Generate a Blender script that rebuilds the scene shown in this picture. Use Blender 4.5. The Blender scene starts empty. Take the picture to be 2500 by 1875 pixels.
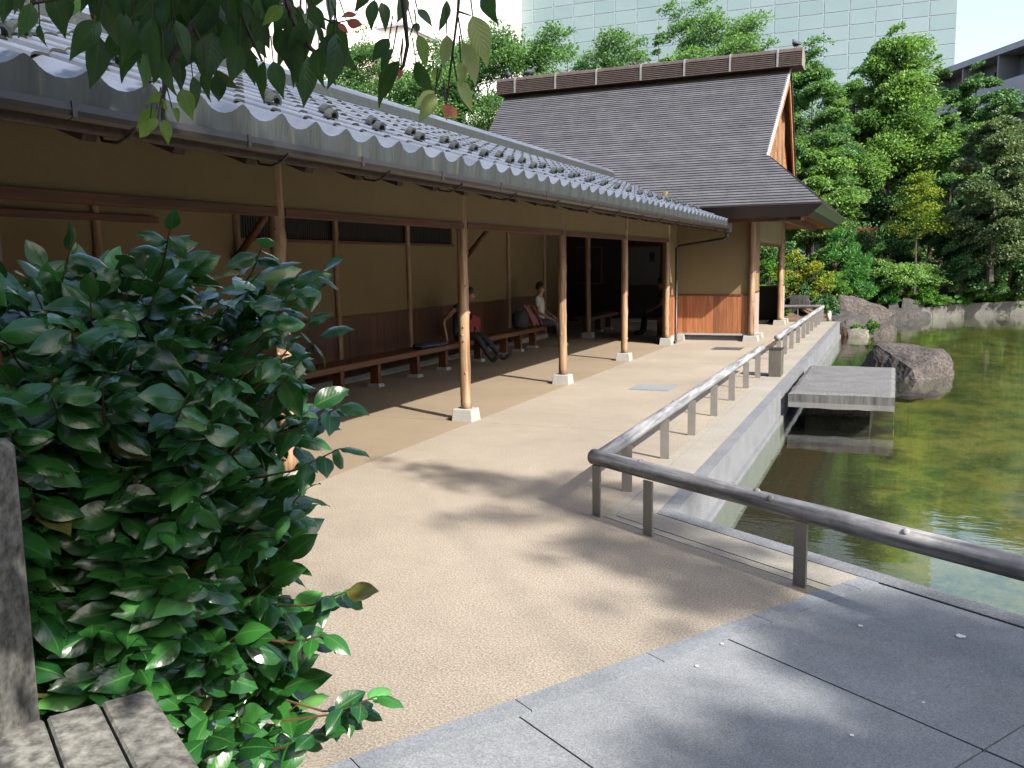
import bpy, bmesh, math, random
import numpy as np
from mathutils import Vector, Matrix, noise

S = bpy.context.scene
COL = S.collection
rnd = random.Random(7)
rng = np.random.default_rng(7)
PI = math.pi

# ------------------------------------------------------------------ camera, sky, sun, exposure
CAM_H = 1.8
FPX = 2169.56                     # focal length in pixels of the 2500 px wide photograph
yaw, pit, rol = [math.radians(a) for a in (23.286, 7.687, -0.952)]
fwd = np.array([-math.sin(yaw)*math.cos(pit), math.cos(yaw)*math.cos(pit), -math.sin(pit)])
rt0 = np.array([math.cos(yaw), math.sin(yaw), 0.0])
up0 = np.cross(rt0, fwd)
rt = math.cos(rol)*rt0 + math.sin(rol)*up0
up = -math.sin(rol)*rt0 + math.cos(rol)*up0
EYE = np.array([0.0, 0.0, CAM_H])
cam = bpy.data.cameras.new('camera')
cam.sensor_fit = 'HORIZONTAL'; cam.sensor_width = 36.0; cam.lens = FPX/2500*36.0
cam.clip_start = 0.05; cam.clip_end = 2000
cam_o = bpy.data.objects.new('camera', cam); COL.objects.link(cam_o)
mw = Matrix(((rt[0], up[0], -fwd[0], 0), (rt[1], up[1], -fwd[1], 0), (rt[2], up[2], -fwd[2], CAM_H), (0, 0, 0, 1)))
cam_o.matrix_world = mw
S.camera = cam_o

SUN_EL = math.radians(39.1)
SUN_H = np.array([0.889, -0.457])                      # where the sun stands, on the ground plan
SUN = np.array([SUN_H[0]*math.cos(SUN_EL), SUN_H[1]*math.cos(SUN_EL), math.sin(SUN_EL)])
SUN /= np.linalg.norm(SUN)
W = bpy.data.worlds.new('World'); S.world = W; W.use_nodes = True
wn = W.node_tree; wn.nodes.clear()
sky = wn.nodes.new('ShaderNodeTexSky'); sky.sky_type = 'NISHITA'; sky.sun_disc = False
sky.sun_elevation = SUN_EL; sky.sun_rotation = math.atan2(SUN_H[0], SUN_H[1])
sky.air_density = 1.0; sky.dust_density = 2.8; sky.ozone_density = 1.0
bg = wn.nodes.new('ShaderNodeBackground'); bg.inputs['Strength'].default_value = 0.135
wo = wn.nodes.new('ShaderNodeOutputWorld')
wn.links.new(sky.outputs[0], bg.inputs[0]); wn.links.new(bg.outputs[0], wo.inputs[0])
sl = bpy.data.lights.new('sun', 'SUN'); sl.energy = 4.7; sl.angle = math.radians(0.5); sl.color = (1.0, 0.945, 0.86)
so = bpy.data.objects.new('sun', sl); COL.objects.link(so)
so.rotation_euler = Vector(SUN).to_track_quat('Z', 'Y').to_euler()
S.view_settings.view_transform = 'Standard'; S.view_settings.look = 'None'
S.view_settings.gamma = 1.0; S.view_settings.use_curve_mapping = False
S.view_settings.exposure = 1.70
S.render.film_transparent = False
try:
    S.cycles.max_bounces = 8; S.cycles.diffuse_bounces = 4; S.cycles.transparent_max_bounces = 16
    S.cycles.use_denoising = True
except Exception:
    pass

# ------------------------------------------------------------------ survey helpers (plan the place from sight lines)
def ray(px, py):
    d = rt*(px-1250) - up*(py-937.5) + fwd*FPX
    return d/np.linalg.norm(d)
def on_z(px, py, z=0.0):
    d = ray(px, py); return EYE + d*((z-CAM_H)/d[2])
def on_y(px, py, y):
    d = ray(px, py); return EYE + d*(y/d[1])
def on_x(px, py, x):
    d = ray(px, py); return EYE + d*(x/d[0])
def at(px, py, dist):
    d = ray(px, py); return EYE + d*(dist/np.linalg.norm(d[:2]))
def project(P):
    v = np.asarray(P, float) - EYE
    z = v @ fwd
    zz = np.where(np.abs(z) < 1e-6, 1e-6, z)
    return 1250 + FPX*(v @ rt)/zz, 937.5 - FPX*(v @ up)/zz, z

# ------------------------------------------------------------------ object helpers
WL = {}                                              # world location of every object origin
def V3(p): return np.array([float(p[0]), float(p[1]), float(p[2])])

def tag(o, label=None, cat=None, group=None, kind=None):
    if label: o['label'] = label
    if cat: o['category'] = cat
    if group: o['group'] = group
    if kind: o['kind'] = kind
    return o

def thing(name, label, cat, loc, group=None):
    o = bpy.data.objects.new(name, None); COL.objects.link(o)
    o.location = Vector(loc); o.empty_display_size = 0.1
    WL[o.name] = V3(loc)
    return tag(o, label, cat, group)

class MB:
    def __init__(s): s.v = []; s.f = []; s.m = []
    def add(s, vs, fs, m=0):
        b = len(s.v); s.v.extend([tuple(map(float, q)) for q in vs])
        for f in fs: s.f.append(tuple(b+i for i in f)); s.m.append(m)
        return s
    def box(s, c, d, ax=None, m=0, taper=1.0):
        x, y, z = d[0]/2, d[1]/2, d[2]/2; t = taper
        pts = [(-x,-y,-z),(x,-y,-z),(x,y,-z),(-x,y,-z),(-x*t,-y*t,z),(x*t,-y*t,z),(x*t,y*t,z),(-x*t,y*t,z)]
        A = np.eye(3) if ax is None else np.array(ax, float)      # rows are the local axes
        vs = [V3(c) + p[0]*A[0] + p[1]*A[1] + p[2]*A[2] for p in pts]
        return s.add(vs, [(0,3,2,1),(4,5,6,7),(0,1,5,4),(1,2,6,5),(2,3,7,6),(3,0,4,7)], m)
    def span(s, x0, x1, y0, y1, z0, z1, m=0):
        return s.box(((x0+x1)/2,(y0+y1)/2,(z0+z1)/2), (abs(x1-x0),abs(y1-y0),abs(z1-z0)), None, m)
    def beam(s, a, b, w, h, m=0, upv=(0,0,1)):
        a, b = V3(a), V3(b); d = b-a; L = np.linalg.norm(d); d /= L
        side = np.cross(d, upv)
        if np.linalg.norm(side) < 1e-6: side = np.array([1.0,0,0])
        side /= np.linalg.norm(side); u = np.cross(side, d)
        return s.box((a+b)/2, (L, w, h), (d, side, u), m)
    def tube(s, pts, rad, n=8, m=0, caps=True, wob=0.0, seed=0):
        pts = [V3(p) for p in pts]; k = len(pts)
        if not hasattr(rad, '__len__'): rad = [rad]*k
        vs = []; prev = None
        rr = random.Random(seed)
        for i, p in enumerate(pts):
            d = pts[min(i+1,k-1)] - pts[max(i-1,0)]; d /= (np.linalg.norm(d)+1e-12)
            if prev is None:
                a = np.array([1.0,0,0]) if abs(d[0]) < .8 else np.array([0,1.0,0])
            else: a = prev
            a = a - d*(a@d); a /= np.linalg.norm(a); b = np.cross(d, a); prev = a
            for j in range(n):
                t = 2*PI*j/n; r = rad[i]
                if wob: r *= 1 + wob*noise.noise(Vector((math.cos(t)*1.3+seed, math.sin(t)*1.3, i*0.35)))
                vs.append(p + r*(math.cos(t)*a + math.sin(t)*b))
        fs = [(i*n+j, i*n+(j+1)%n, (i+1)*n+(j+1)%n, (i+1)*n+j) for i in range(k-1) for j in range(n)]
        if caps:
            fs.append(tuple(range(n-1,-1,-1))); fs.append(tuple((k-1)*n+j for j in range(n)))
        return s.add(vs, fs, m)
    def prism(s, poly, z0, z1, m=0):
        n = len(poly)
        vs = [(p[0],p[1],z0) for p in poly] + [(p[0],p[1],z1) for p in poly]
        fs = [tuple(range(n-1,-1,-1)), tuple(range(n,2*n))] + [(i,(i+1)%n,n+(i+1)%n,n+i) for i in range(n)]
        return s.add(vs, fs, m)

def link(name, me, parent=None, org=None):
    o = bpy.data.objects.new(name, me); COL.objects.link(o)
    po = WL[parent.name] if parent is not None else np.zeros(3)
    org = po if org is None else V3(org)
    if parent is not None: o.parent = parent
    o.location = Vector(org - po); WL[o.name] = V3(org)
    return o

def obj(name, mb, mat, parent=None, org=None, smooth=False, bevel=0.0):
    po = WL[parent.name] if parent is not None else np.zeros(3)
    og = po if org is None else V3(org)
    me = bpy.data.meshes.new(name)
    me.from_pydata([tuple(np.array(v)-og) for v in mb.v], [], mb.f)
    mats = mat if isinstance(mat, (list, tuple)) else [mat]
    for m in mats: me.materials.append(m)
    if len(mats) > 1: me.polygons.foreach_set('material_index', mb.m)
    if smooth: me.polygons.foreach_set('use_smooth', [True]*len(me.polygons))
    me.update()
    if bevel:
        bm = bmesh.new(); bm.from_mesh(me)
        bmesh.ops.bevel(bm, geom=bm.edges[:], offset=bevel, segments=1, affect='EDGES', clamp_overlap=True)
        bm.to_mesh(me); bm.free()
    return link(name, me, parent, og)

def quads_mesh(name, P, mat, tint=None, uv=None):
    """P: (n,k,3) polygons with k corners each."""
    n, k, _ = P.shape
    me = bpy.data.meshes.new(name)
    me.vertices.add(n*k); me.vertices.foreach_set('co', P.reshape(-1).astype(np.float32))
    me.loops.add(n*k); me.loops.foreach_set('vertex_index', np.arange(n*k, dtype=np.int32))
    me.polygons.add(n); me.polygons.foreach_set('loop_start', np.arange(0, n*k, k, dtype=np.int32))
    me.polygons.foreach_set('loop_total', np.full(n, k, dtype=np.int32))
    if tint is not None:
        a = me.attributes.new('tint', 'FLOAT', 'FACE'); a.data.foreach_set('value', tint.astype(np.float32))
    me.materials.append(mat); me.update(calc_edges=True); me.validate()
    return me

# ------------------------------------------------------------------ materials
ALB = .73                                                      # overall reflectance of the surfaces
class N:
    def __init__(s, name):
        s.m = bpy.data.materials.new(name); s.m.use_nodes = True
        s.t = s.m.node_tree; s.t.nodes.clear()
        s.out = s.t.nodes.new('ShaderNodeOutputMaterial')
    def n(s, typ, **kw):
        nd = s.t.nodes.new(typ)
        for k, v in kw.items():
            if k in nd.inputs.keys() if isinstance(k, str) else False: nd.inputs[k].default_value = v
            else: setattr(nd, k, v)
        return nd
    def l(s, a, b): s.t.links.new(a, b)
    def noise(s, vec, scale, detail=4, rough=.55):
        nd = s.n('ShaderNodeTexNoise'); nd.inputs['Scale'].default_value = scale
        nd.inputs['Detail'].default_value = detail; nd.inputs['Roughness'].default_value = rough
        if vec is not None: s.l(vec, nd.inputs['Vector'])
        return nd.outputs['Fac']
    def ramp(s, fac, stops):
        r = s.n('ShaderNodeValToRGB')
        while len(r.color_ramp.elements) < len(stops): r.color_ramp.elements.new(0.5)
        for e, (p, c) in zip(r.color_ramp.elements, stops):
            e.position = p; e.color = (*c, 1) if len(c) == 3 else c
        s.l(fac, r.inputs[0]); return r.outputs[0]
    def mix(s, fac, a, b, mode='MIX'):
        m = s.n('ShaderNodeMix'); m.data_type = 'RGBA'; m.blend_type = mode
        for sock, v in ((m.inputs[0], fac), (m.inputs[6], a), (m.inputs[7], b)):
            if hasattr(v, 'is_linked'): s.l(v, sock)
            elif isinstance(v, (int, float)): sock.default_value = v
            else: sock.default_value = (*v, 1)
        return m.outputs[2]
    def math(s, op, a, b=None):
        m = s.n('ShaderNodeMath'); m.operation = op
        for i, v in enumerate((a, b)):
            if v is None: continue
            if hasattr(v, 'is_linked'): s.l(v, m.inputs[i])
            else: m.inputs[i].default_value = v
        return m.outputs[0]
    def pos(s, kind='world', stretch=(1,1,1), rot=0.0):
        if kind == 'world': v = s.n('ShaderNodeNewGeometry').outputs['Position']
        else: v = s.n('ShaderNodeTexCoord').outputs['Object']
        if stretch != (1,1,1):
            mp = s.n('ShaderNodeMapping'); mp.vector_type = 'TEXTURE'; mp.inputs['Scale'].default_value = [1/q for q in stretch]; mp.inputs['Rotation'].default_value = (0,0,rot)
            s.l(v, mp.inputs['Vector']); v = mp.outputs[0]
        return v
    def bsdf(s, col, rough=.8, bump=None, bstr=.3, bdist=.01, spec=.4, **kw):
        b = s.n('ShaderNodeBsdfPrincipled')
        if hasattr(col, 'is_linked'): s.l(s.mix(1.0, col, (ALB,)*3, 'MULTIPLY'), b.inputs['Base Color'])
        else: b.inputs['Base Color'].default_value = (*[c*ALB for c in col], 1)
        if hasattr(rough, 'is_linked'): s.l(rough, b.inputs['Roughness'])
        else: b.inputs['Roughness'].default_value = rough
        b.inputs['Specular IOR Level'].default_value = spec
        for k, v in kw.items(): b.inputs[k].default_value = v
        if bump is not None:
            bp = s.n('ShaderNodeBump'); bp.inputs['Strength'].default_value = bstr; bp.inputs['Distance'].default_value = bdist
            s.l(bump, bp.inputs['Height']); s.l(bp.outputs[0], b.inputs['Normal'])
        s.l(b.outputs[0], s.out.inputs[0]); s.b = b
        return s.m

def speckle(name, c0, c1, c2, fine=160, big=1.2, rough=.85, bstr=.25, stain=.25, stretch=(1,1,1), spec=.35, fine2=None):
    """grainy mineral surface: fine grains, soft large patches"""
    k = N(name); p = k.pos('world', stretch)
    g = k.noise(p, fine, 2, .7)
    col = k.ramp(g, [(.32, c0), (.5, c1), (.68, c2)])
    b = k.noise(p, big, 5, .6)
    dark = k.ramp(b, [(.3, (1-stain,)*3), (.62, (1,1,1))])
    col = k.mix(1.0, col, dark, 'MULTIPLY')
    m2 = k.noise(p, big*9, 4, .65)
    col = k.mix(.5, col, k.ramp(m2, [(.35, (1-stain*.7,)*3), (.6, (1.0,)*3)]), 'MULTIPLY')
    h = k.math('ADD', k.math('MULTIPLY', g, .5), m2)
    return k.bsdf(col, rough, h, bstr, .004, spec)

def wood(name, c0, c1, c2, axis='z', rough=.7, scale=9, coord='object', rand=.25, spec=.3, bstr=.25, grime=0.0, rot=0.0):
    k = N(name)
    st = {'z': (1,1,.06), 'x': (.06,1,1), 'y': (1,.06,1)}[axis]
    oi = k.n('ShaderNodeObjectInfo')
    p = k.pos(coord, st, rot)
    off = k.n('ShaderNodeVectorMath'); off.operation = 'ADD'
    cmb = k.n('ShaderNodeCombineXYZ'); r20 = k.math('MULTIPLY', oi.outputs['Random'], 20.0)
    for i in range(3): k.l(r20, cmb.inputs[i])
    k.l(p, off.inputs[0]); k.l(cmb.outputs[0], off.inputs[1])
    g = k.noise(off.outputs[0], scale*5, 5, .65)
    col = k.ramp(g, [(.3, c0), (.5, c1), (.72, c2)])
    v = k.math('ADD', k.math('MULTIPLY', oi.outputs['Random'], rand*2), 1-rand)
    cc = k.n('ShaderNodeCombineXYZ')
    for i in range(3): k.l(v, cc.inputs[i])
    col = k.mix(1.0, col, cc.outputs[0], 'MULTIPLY')
    if grime:
        gn = k.noise(k.pos('world'), 3.5, 5, .7)
        col = k.mix(k.ramp(gn, [(.42, (0,0,0)), (.62, (grime,)*3)]), col, (.06,.055,.05))
    return k.bsdf(col, rough, g, bstr, .004, spec)

def plain(name, col, rough=.7, var=.15, scale=6, spec=.4, metallic=0.0, bstr=.1):
    k = N(name); n = k.noise(k.pos('world'), scale, 5, .6)
    c0 = tuple(c*(1-var) for c in col); c1 = tuple(min(1, c*(1+var)) for c in col)
    return k.bsdf(k.ramp(n, [(.35, c0), (.65, c1)]), rough, n, bstr, .004, spec, Metallic=metallic)

def leafmat(name, dark, lite, rough=.5, trans=.3, spec=.4, warm=None, backmul=1.3):
    """foliage: colour drawn per leaf from the mesh attribute or the object"""
    k = N(name)
    at_ = k.n('ShaderNodeAttribute'); at_.attribute_name = 'tint'
    stops = [(0.0, dark), (1.0, lite)] if warm is None else [(0.0, dark), (.8, lite), (1.0, warm)]
    col = k.mix(1.0, k.ramp(at_.outputs['Fac'], stops), (ALB,)*3, 'MULTIPLY')
    b = k.n('ShaderNodeBsdfPrincipled'); k.l(col, b.inputs['Base Color'])
    b.inputs['Roughness'].default_value = .62; b.inputs['Specular IOR Level'].default_value = .2
    tr = k.n('ShaderNodeBsdfTranslucent')
    tc = k.mix(1.0, col, (backmul*1.15, backmul*1.3, backmul*.5), 'MULTIPLY'); k.l(tc, tr.inputs[0])
    mx = k.n('ShaderNodeMixShader'); mx.inputs[0].default_value = trans
    k.l(b.outputs[0], mx.inputs[1]); k.l(tr.outputs[0], mx.inputs[2]); k.l(mx.outputs[0], k.out.inputs[0])
    return k.m

def bigleaf(name, dark, lite, rib, rough=.25, trans=.15, spec=.6, back=(.25,.4,.1), veins=.22):
    """large single leaves: midrib, veins, gloss, slight change from leaf to leaf"""
    k = N(name)
    uv = k.n('ShaderNodeUVMap').outputs[0]
    sep = k.n('ShaderNodeSeparateXYZ'); k.l(uv, sep.inputs[0])
    oi = k.n('ShaderNodeObjectInfo'); at_ = k.n('ShaderNodeAttribute'); at_.attribute_name = 'tint'
    f = k.math('FRACT', k.math('ADD', oi.outputs['Random'], at_.outputs['Fac']))
    col = k.ramp(f, [(0, dark), (.93, lite), (.97, tuple(a*2.2+.03 for a in lite)), (1, (.14,.10,.03))])
    blot = k.noise(k.pos('world'), 30, 4, .6)
    col = k.mix(.5, col, k.ramp(blot, [(.3, (.7,.75,.7)), (.7, (1.2,1.15,1.1))]), 'MULTIPLY')
    ribm = k.math('LESS_THAN', k.math('ABSOLUTE', k.math('SUBTRACT', sep.outputs[0], .5)), .03)
    col = k.mix(k.math('MULTIPLY', ribm, .6), col, rib)
    d = k.math('ABSOLUTE', k.math('SUBTRACT', sep.outputs[0], .5))
    col = k.mix(1.0, col, (ALB,)*3, 'MULTIPLY')
    vein = k.math('SINE', k.math('MULTIPLY', k.math('SUBTRACT', sep.outputs[1], k.math('MULTIPLY', d, .55)), 56.0))
    b = k.n('ShaderNodeBsdfPrincipled'); k.l(col, b.inputs['Base Color'])
    b.inputs['Roughness'].default_value = rough; b.inputs['Specular IOR Level'].default_value = spec
    bp = k.n('ShaderNodeBump'); bp.inputs['Strength'].default_value = veins; bp.inputs['Distance'].default_value = .0012
    k.l(vein, bp.inputs['Height']); k.l(bp.outputs[0], b.inputs['Normal'])
    tr = k.n('ShaderNodeBsdfTranslucent')
    k.l(k.mix(.6, col, tuple(c*ALB for c in back)), tr.inputs[0])
    mx = k.n('ShaderNodeMixShader'); mx.inputs[0].default_value = trans
    k.l(b.outputs[0], mx.inputs[1]); k.l(tr.outputs[0], mx.inputs[2]); k.l(mx.outputs[0], k.out.inputs[0])
    return k.m

M = {}
M['gravel'] = speckle('washed_gravel', (.15,.122,.09), (.268,.227,.176), (.405,.362,.30), fine=95, big=.55, stain=.22, bstr=.5)
M['gravel_fine'] = speckle('fine_washed_gravel', (.13,.098,.066), (.215,.165,.112), (.29,.235,.17), fine=120, big=.6, stain=.16, bstr=.3)
M['granite'] = speckle('grey_granite', (.135,.147,.160), (.195,.209,.222), (.275,.286,.295), fine=130, big=1.0, stain=.28, bstr=.3)
M['granite_band'] = speckle('grey_granite_band', (.122,.135,.15), (.178,.195,.212), (.25,.262,.275), fine=130, big=1.4, stain=.2, bstr=.3)
M['coping'] = speckle('blue_granite', (.08,.09,.105), (.14,.148,.16), (.22,.225,.23), fine=110, big=2.2, stain=.25, bstr=.6)
M['concrete'] = speckle('beige_concrete', (.185,.168,.14), (.25,.23,.195), (.32,.30,.26), fine=120, big=1.2, stain=.18, bstr=.3)
M['stonebase'] = speckle('pale_granite', (.23,.225,.205), (.30,.295,.275), (.37,.365,.345), fine=140, big=3, stain=.15, bstr=.3)
M['slabtop'] = speckle('rough_slab', (.075,.075,.077), (.125,.125,.127), (.185,.183,.18), fine=40, big=3, stain=.3, bstr=.7)
M['rock'] = speckle('brown_rock', (.026,.021,.018), (.062,.051,.046), (.115,.098,.088), fine=22, big=1.3, stain=.55, bstr=.9, rough=.9)
M['rockdark'] = speckle('dark_rock', (.022,.021,.021), (.046,.043,.042), (.085,.08,.076), fine=25, big=1.6, stain=.5, bstr=.9, rough=.9)
M['rockpale'] = speckle('pale_rock', (.11,.10,.08), (.18,.165,.135), (.25,.235,.20), fine=30, big=2, stain=.4, bstr=.7, rough=.9)
M['rockorange'] = speckle('rust_rock', (.04,.022,.014), (.075,.04,.024), (.11,.062,.037), fine=30, big=2, stain=.4, bstr=.7, rough=.9)
M['wallstone'] = None
M['edge'] = speckle('grey_edge', (.06,.058,.052), (.10,.098,.088), (.15,.147,.135), fine=40, big=.8, stain=.4, bstr=.4)
M['soil'] = speckle('brown_soil', (.07,.042,.025), (.125,.073,.042), (.18,.11,.065), fine=26, big=.8, stain=.5, bstr=.9, rough=.95)
M['lawn'] = speckle('grassy_ground', (.03,.04,.015), (.06,.07,.03), (.10,.09,.05), fine=20, big=.5, stain=.4, bstr=.6, rough=.95)  # green-brown of soil and grass
M['plaster'] = speckle('ochre_plaster', (.155,.112,.058), (.186,.137,.072), (.216,.163,.091), fine=220, big=.9, stain=.12, bstr=.22, rough=.92, spec=.15)
M['lintelplaster'] = wood('streaked_plaster', (.15,.125,.075), (.21,.18,.108), (.26,.225,.145), 'z', .9, 3, 'world', .05, .2)
M['log'] = wood('peeled_log', (.09,.042,.02), (.235,.145,.082), (.37,.268,.175), 'z', .62, 5, 'object', .10, .35, .5)
M['beam'] = wood('red_brown_beam', (.055,.019,.008), (.095,.036,.014), (.14,.058,.024), 'y', .6, 5, 'world', .06, .35)
M['rafter'] = wood('dark_rafter', (.025,.013,.008), (.05,.028,.017), (.08,.046,.03), 'x', .7, 5, 'object', .25, .3)
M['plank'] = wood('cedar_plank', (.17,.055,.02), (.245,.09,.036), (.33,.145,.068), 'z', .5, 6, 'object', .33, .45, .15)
M['plankshade'] = wood('shaded_wainscot', (.052,.018,.008), (.08,.028,.012), (.105,.042,.018), 'z', .55, 6, 'object', .2, .4, .15)  # darker copy of the cedar plank, arcade shade put into its colour
M['gablewood'] = wood('gable_cedar', (.17,.065,.022), (.24,.105,.038), (.30,.145,.057), 'y', .6, 3, 'object', .15, .3)
M['bench'] = wood('bench_cedar', (.065,.022,.008), (.105,.038,.014), (.135,.056,.024), 'y', .42, 5, 'world', .12, .5)
M['rail'] = wood('grey_log_rail', (.05,.05,.054), (.17,.173,.182), (.34,.34,.35), 'y', .7, 4, 'object', .06, .4, .5)
M['railx'] = wood('weathered_log_rail', (.035,.032,.031), (.10,.094,.092), (.19,.18,.178), 'x', .65, 6, 'object', .06, .45, .6)
M['oldwood'] = speckle('lichened_board', (.08,.077,.068), (.175,.168,.148), (.27,.262,.235), fine=48, big=5.5, stain=.55, bstr=.6, rough=.92, stretch=(1,1,1))
M['railb'] = wood('brown_grey_log_rail', (.07,.066,.063), (.34,.325,.315), (.70,.68,.66), 'x', .85, 4, 'object', .06, .45, .6, grime=.45, rot=math.radians(-31.9))
M['steel'] = plain('brown_steel', (.27,.26,.245), .45, .08, 9, .5, .5)
M['boxsteel'] = plain('lamp_box_steel', (.12,.108,.09), .5, .12, 9, .5, .4)
M['gutter'] = plain('brown_gutter', (.026,.021,.019), .38, .12, 5, .5, .3)
M['gutterdark'] = plain('dark_pipe', (.02,.016,.016), .45, .15, 6, .5)
M['tile'] = None
M['fascia'] = plain('dark_fascia', (.022,.016,.016), .55, .12, 3, .4)
M['ridgecap'] = plain('brown_ridge', (.062,.045,.040), .7, .25, 9, .3)
M['white'] = plain('white_trim', (.40,.38,.36), .6, .05)
M['dark'] = plain('dark_joint', (.035,.032,.028), .95, .2)
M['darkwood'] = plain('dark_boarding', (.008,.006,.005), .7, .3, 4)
M['paper'] = plain('notice_paper', (.055,.055,.052), .7, .05)
M['glassdark'] = plain('dark_glass', (.02,.022,.024), .15, .1)
M['bark'] = speckle('bark', (.03,.024,.019), (.06,.05,.04), (.105,.085,.068), fine=30, big=3, stain=.3, bstr=.8, rough=.95)
M['twig'] = plain('brown_twig', (.115,.06,.028), .6, .25, 20)
M['greytwig'] = plain('grey_twig', (.05,.037,.028), .7, .25, 20)
M['skin'] = plain('skin', (.22,.115,.07), .5, .06)
M['hair'] = plain('hair', (.02,.017,.015), .5, .2)
M['blackcloth'] = plain('black_cloth', (.018,.018,.022), .85, .25, 9)
M['greycloth'] = plain('grey_cloth', (.055,.06,.075), .85, .2, 9)
M['whitecloth'] = plain('white_cloth', (.42,.41,.38), .85, .08, 9)
M['pinkcloth'] = plain('pink_cloth', (.36,.17,.18), .85, .15, 12)
M['bluecloth'] = plain('navy_cloth', (.035,.045,.10), .85, .2, 9)
M['redcloth'] = plain('red_cloth', (.20,.015,.022), .7, .15, 9)
M['shoe'] = plain('pale_shoe', (.6,.6,.6), .6, .08)
M['shoedark'] = plain('dark_shoe', (.03,.03,.035), .6, .1)
M['pigeon'] = plain('pigeon_grey', (.07,.075,.09), .7, .35, 14)
M['camellia'] = bigleaf('camellia_leaf', (.008,.048,.012), (.026,.118,.020), (.07,.17,.035), .27, .12, .5, (.16,.36,.05), .05)
M['cherry'] = bigleaf('cherry_leaf', (.018,.062,.02), (.04,.105,.028), (.07,.14,.05), .42, .22, .4, (.20,.40,.05), .15)
M['cherrysunlit'] = bigleaf('sunlit_pale_leaf', (.34,.42,.15), (.48,.55,.22), (.45,.48,.22), .5, .4, .3, (.55,.62,.18))  # pale leaf undersides, brightened further to carry the sunlight on them
M['cherryyoung'] = bigleaf('young_cherry_leaf', (.15,.27,.05), (.22,.34,.07), (.3,.4,.12), .45, .45, .35, (.42,.62,.08))
M['cherryred'] = bigleaf('red_cherry_leaf', (.50,.11,.09), (.55,.22,.12), (.5,.25,.15), .5, .45, .3, (.8,.25,.15))
M['cherrycrown'] = leafmat('cherry_canopy', (.03,.08,.02), (.07,.15,.035), .5, .3)
M['tree_bright'] = leafmat('bright_foliage', (.06,.14,.04), (.23,.37,.11), .5, .4)
M['tree_mid'] = leafmat('mid_foliage', (.045,.115,.045), (.17,.30,.105), .5, .38)  # blue raised in the green to carry a hazy veil
M['tree_dark'] = leafmat('dark_foliage', (.03,.092,.04), (.135,.255,.09), .5, .22)
M['tree_grey'] = leafmat('grey_foliage', (.06,.10,.048), (.19,.25,.125), .6, .25)
M['tree_yellow'] = leafmat('yellow_foliage', (.07,.14,.016), (.24,.30,.04), .5, .38, warm=(.42,.28,.06))
M['tree_lime'] = leafmat('lime_foliage', (.05,.14,.025), (.13,.27,.05), .5, .38)
M['tree_needle'] = leafmat('feather_foliage', (.035,.13,.03), (.09,.23,.06), .55, .3)

# roof tiles: smoked silver-grey, each a little different, brown at the nose
k = N('silver_tile')
oi = k.n('ShaderNodeObjectInfo'); at_ = k.n('ShaderNodeAttribute'); at_.attribute_name = 'tint'
f = k.math('FRACT', k.math('ADD', oi.outputs['Random'], at_.outputs['Fac']))
col = k.ramp(f, [(0, (.070,.080,.105)), (.5, (.086,.097,.125)), (1, (.102,.113,.142))])
nz = k.noise(k.pos('world'), 14, 5, .65)
col = k.mix(.6, col, k.ramp(nz, [(.3, (.72,.72,.74)), (.62, (1.05,1.05,1.05))]), 'MULTIPLY')
M['tile'] = k.bsdf(col, .36, nz, .12, .003, .7)
k = N('tile_nose')
n1 = k.noise(k.pos('world', (1,9,1.2)), 2.2, 4, .6)
col = k.ramp(n1, [(.35, (.020,.025,.025)), (.60, (.029,.034,.033)), (.70, (.052,.050,.040))])
M['tilenose'] = k.bsdf(col, .55, n1, .1, .003, .4)

# bark-shingle courses: grey-brown, streaked, flecked with white
k = N('shingle')
oi = k.n('ShaderNodeObjectInfo')
p = k.pos('world', (.5,.5,.5))
a = k.noise(p, 5, 6, .7); b = k.noise(k.pos('world', (.6,1.4,1.4)), 40, 3, .7); fl = k.noise(k.pos('world', (1,1,1)), 42, 2, .8)
col = k.ramp(a, [(.25, (.052,.053,.062)), (.5, (.076,.077,.088)), (.75, (.10,.101,.113))])
col = k.mix(.55, col, k.ramp(b, [(.3, (.74,.73,.73)), (.65, (1.12,1.12,1.12))]), 'MULTIPLY')
col = k.mix(k.ramp(fl, [(.70, (0,0,0)), (.78, (.7,.7,.7))]), col, (.19,.19,.20))
v = k.math('ADD', k.math('MULTIPLY', oi.outputs['Random'], .3), .85)
cc = k.n('ShaderNodeCombineXYZ'); [k.l(v, cc.inputs[i]) for i in range(3)]
col = k.mix(1.0, col, cc.outputs[0], 'MULTIPLY')
M['shingle'] = k.bsdf(col, .8, b, .5, .006, .25)

# pond wall: granite face, run-off streaks
k = N('pond_wall_stone')
p = k.pos('world', (1,2.2,.35)); a = k.noise(p, 3.0, 5, .65); g = k.noise(k.pos('world'), 70, 2, .7)
col = k.ramp(a, [(.32, (.06,.058,.056)), (.5, (.135,.132,.13)), (.66, (.22,.22,.21))])
col = k.mix(.5, col, k.ramp(g, [(.35, (.75,.75,.75)), (.65, (1.15,1.15,1.15))]), 'MULTIPLY')
M['wallstone'] = k.bsdf(col, .85, g, .5, .006, .3)
k = N('slab_side')
p = k.pos('world', (7,7,.5)); a = k.noise(p, 1.6, 5, .7)
sz = k.n('ShaderNodeSeparateXYZ'); k.l(k.pos('world'), sz.inputs[0])
low = k.math('LESS_THAN', sz.outputs[2], -.135)
col = k.ramp(a, [(.35, (.04,.04,.04)), (.6, (.12,.12,.118))])
col = k.mix(k.math('MULTIPLY', low, .75), col, (.17,.17,.163))
M['slabside'] = k.bsdf(col, .85, a, .4, .006, .3)

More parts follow.
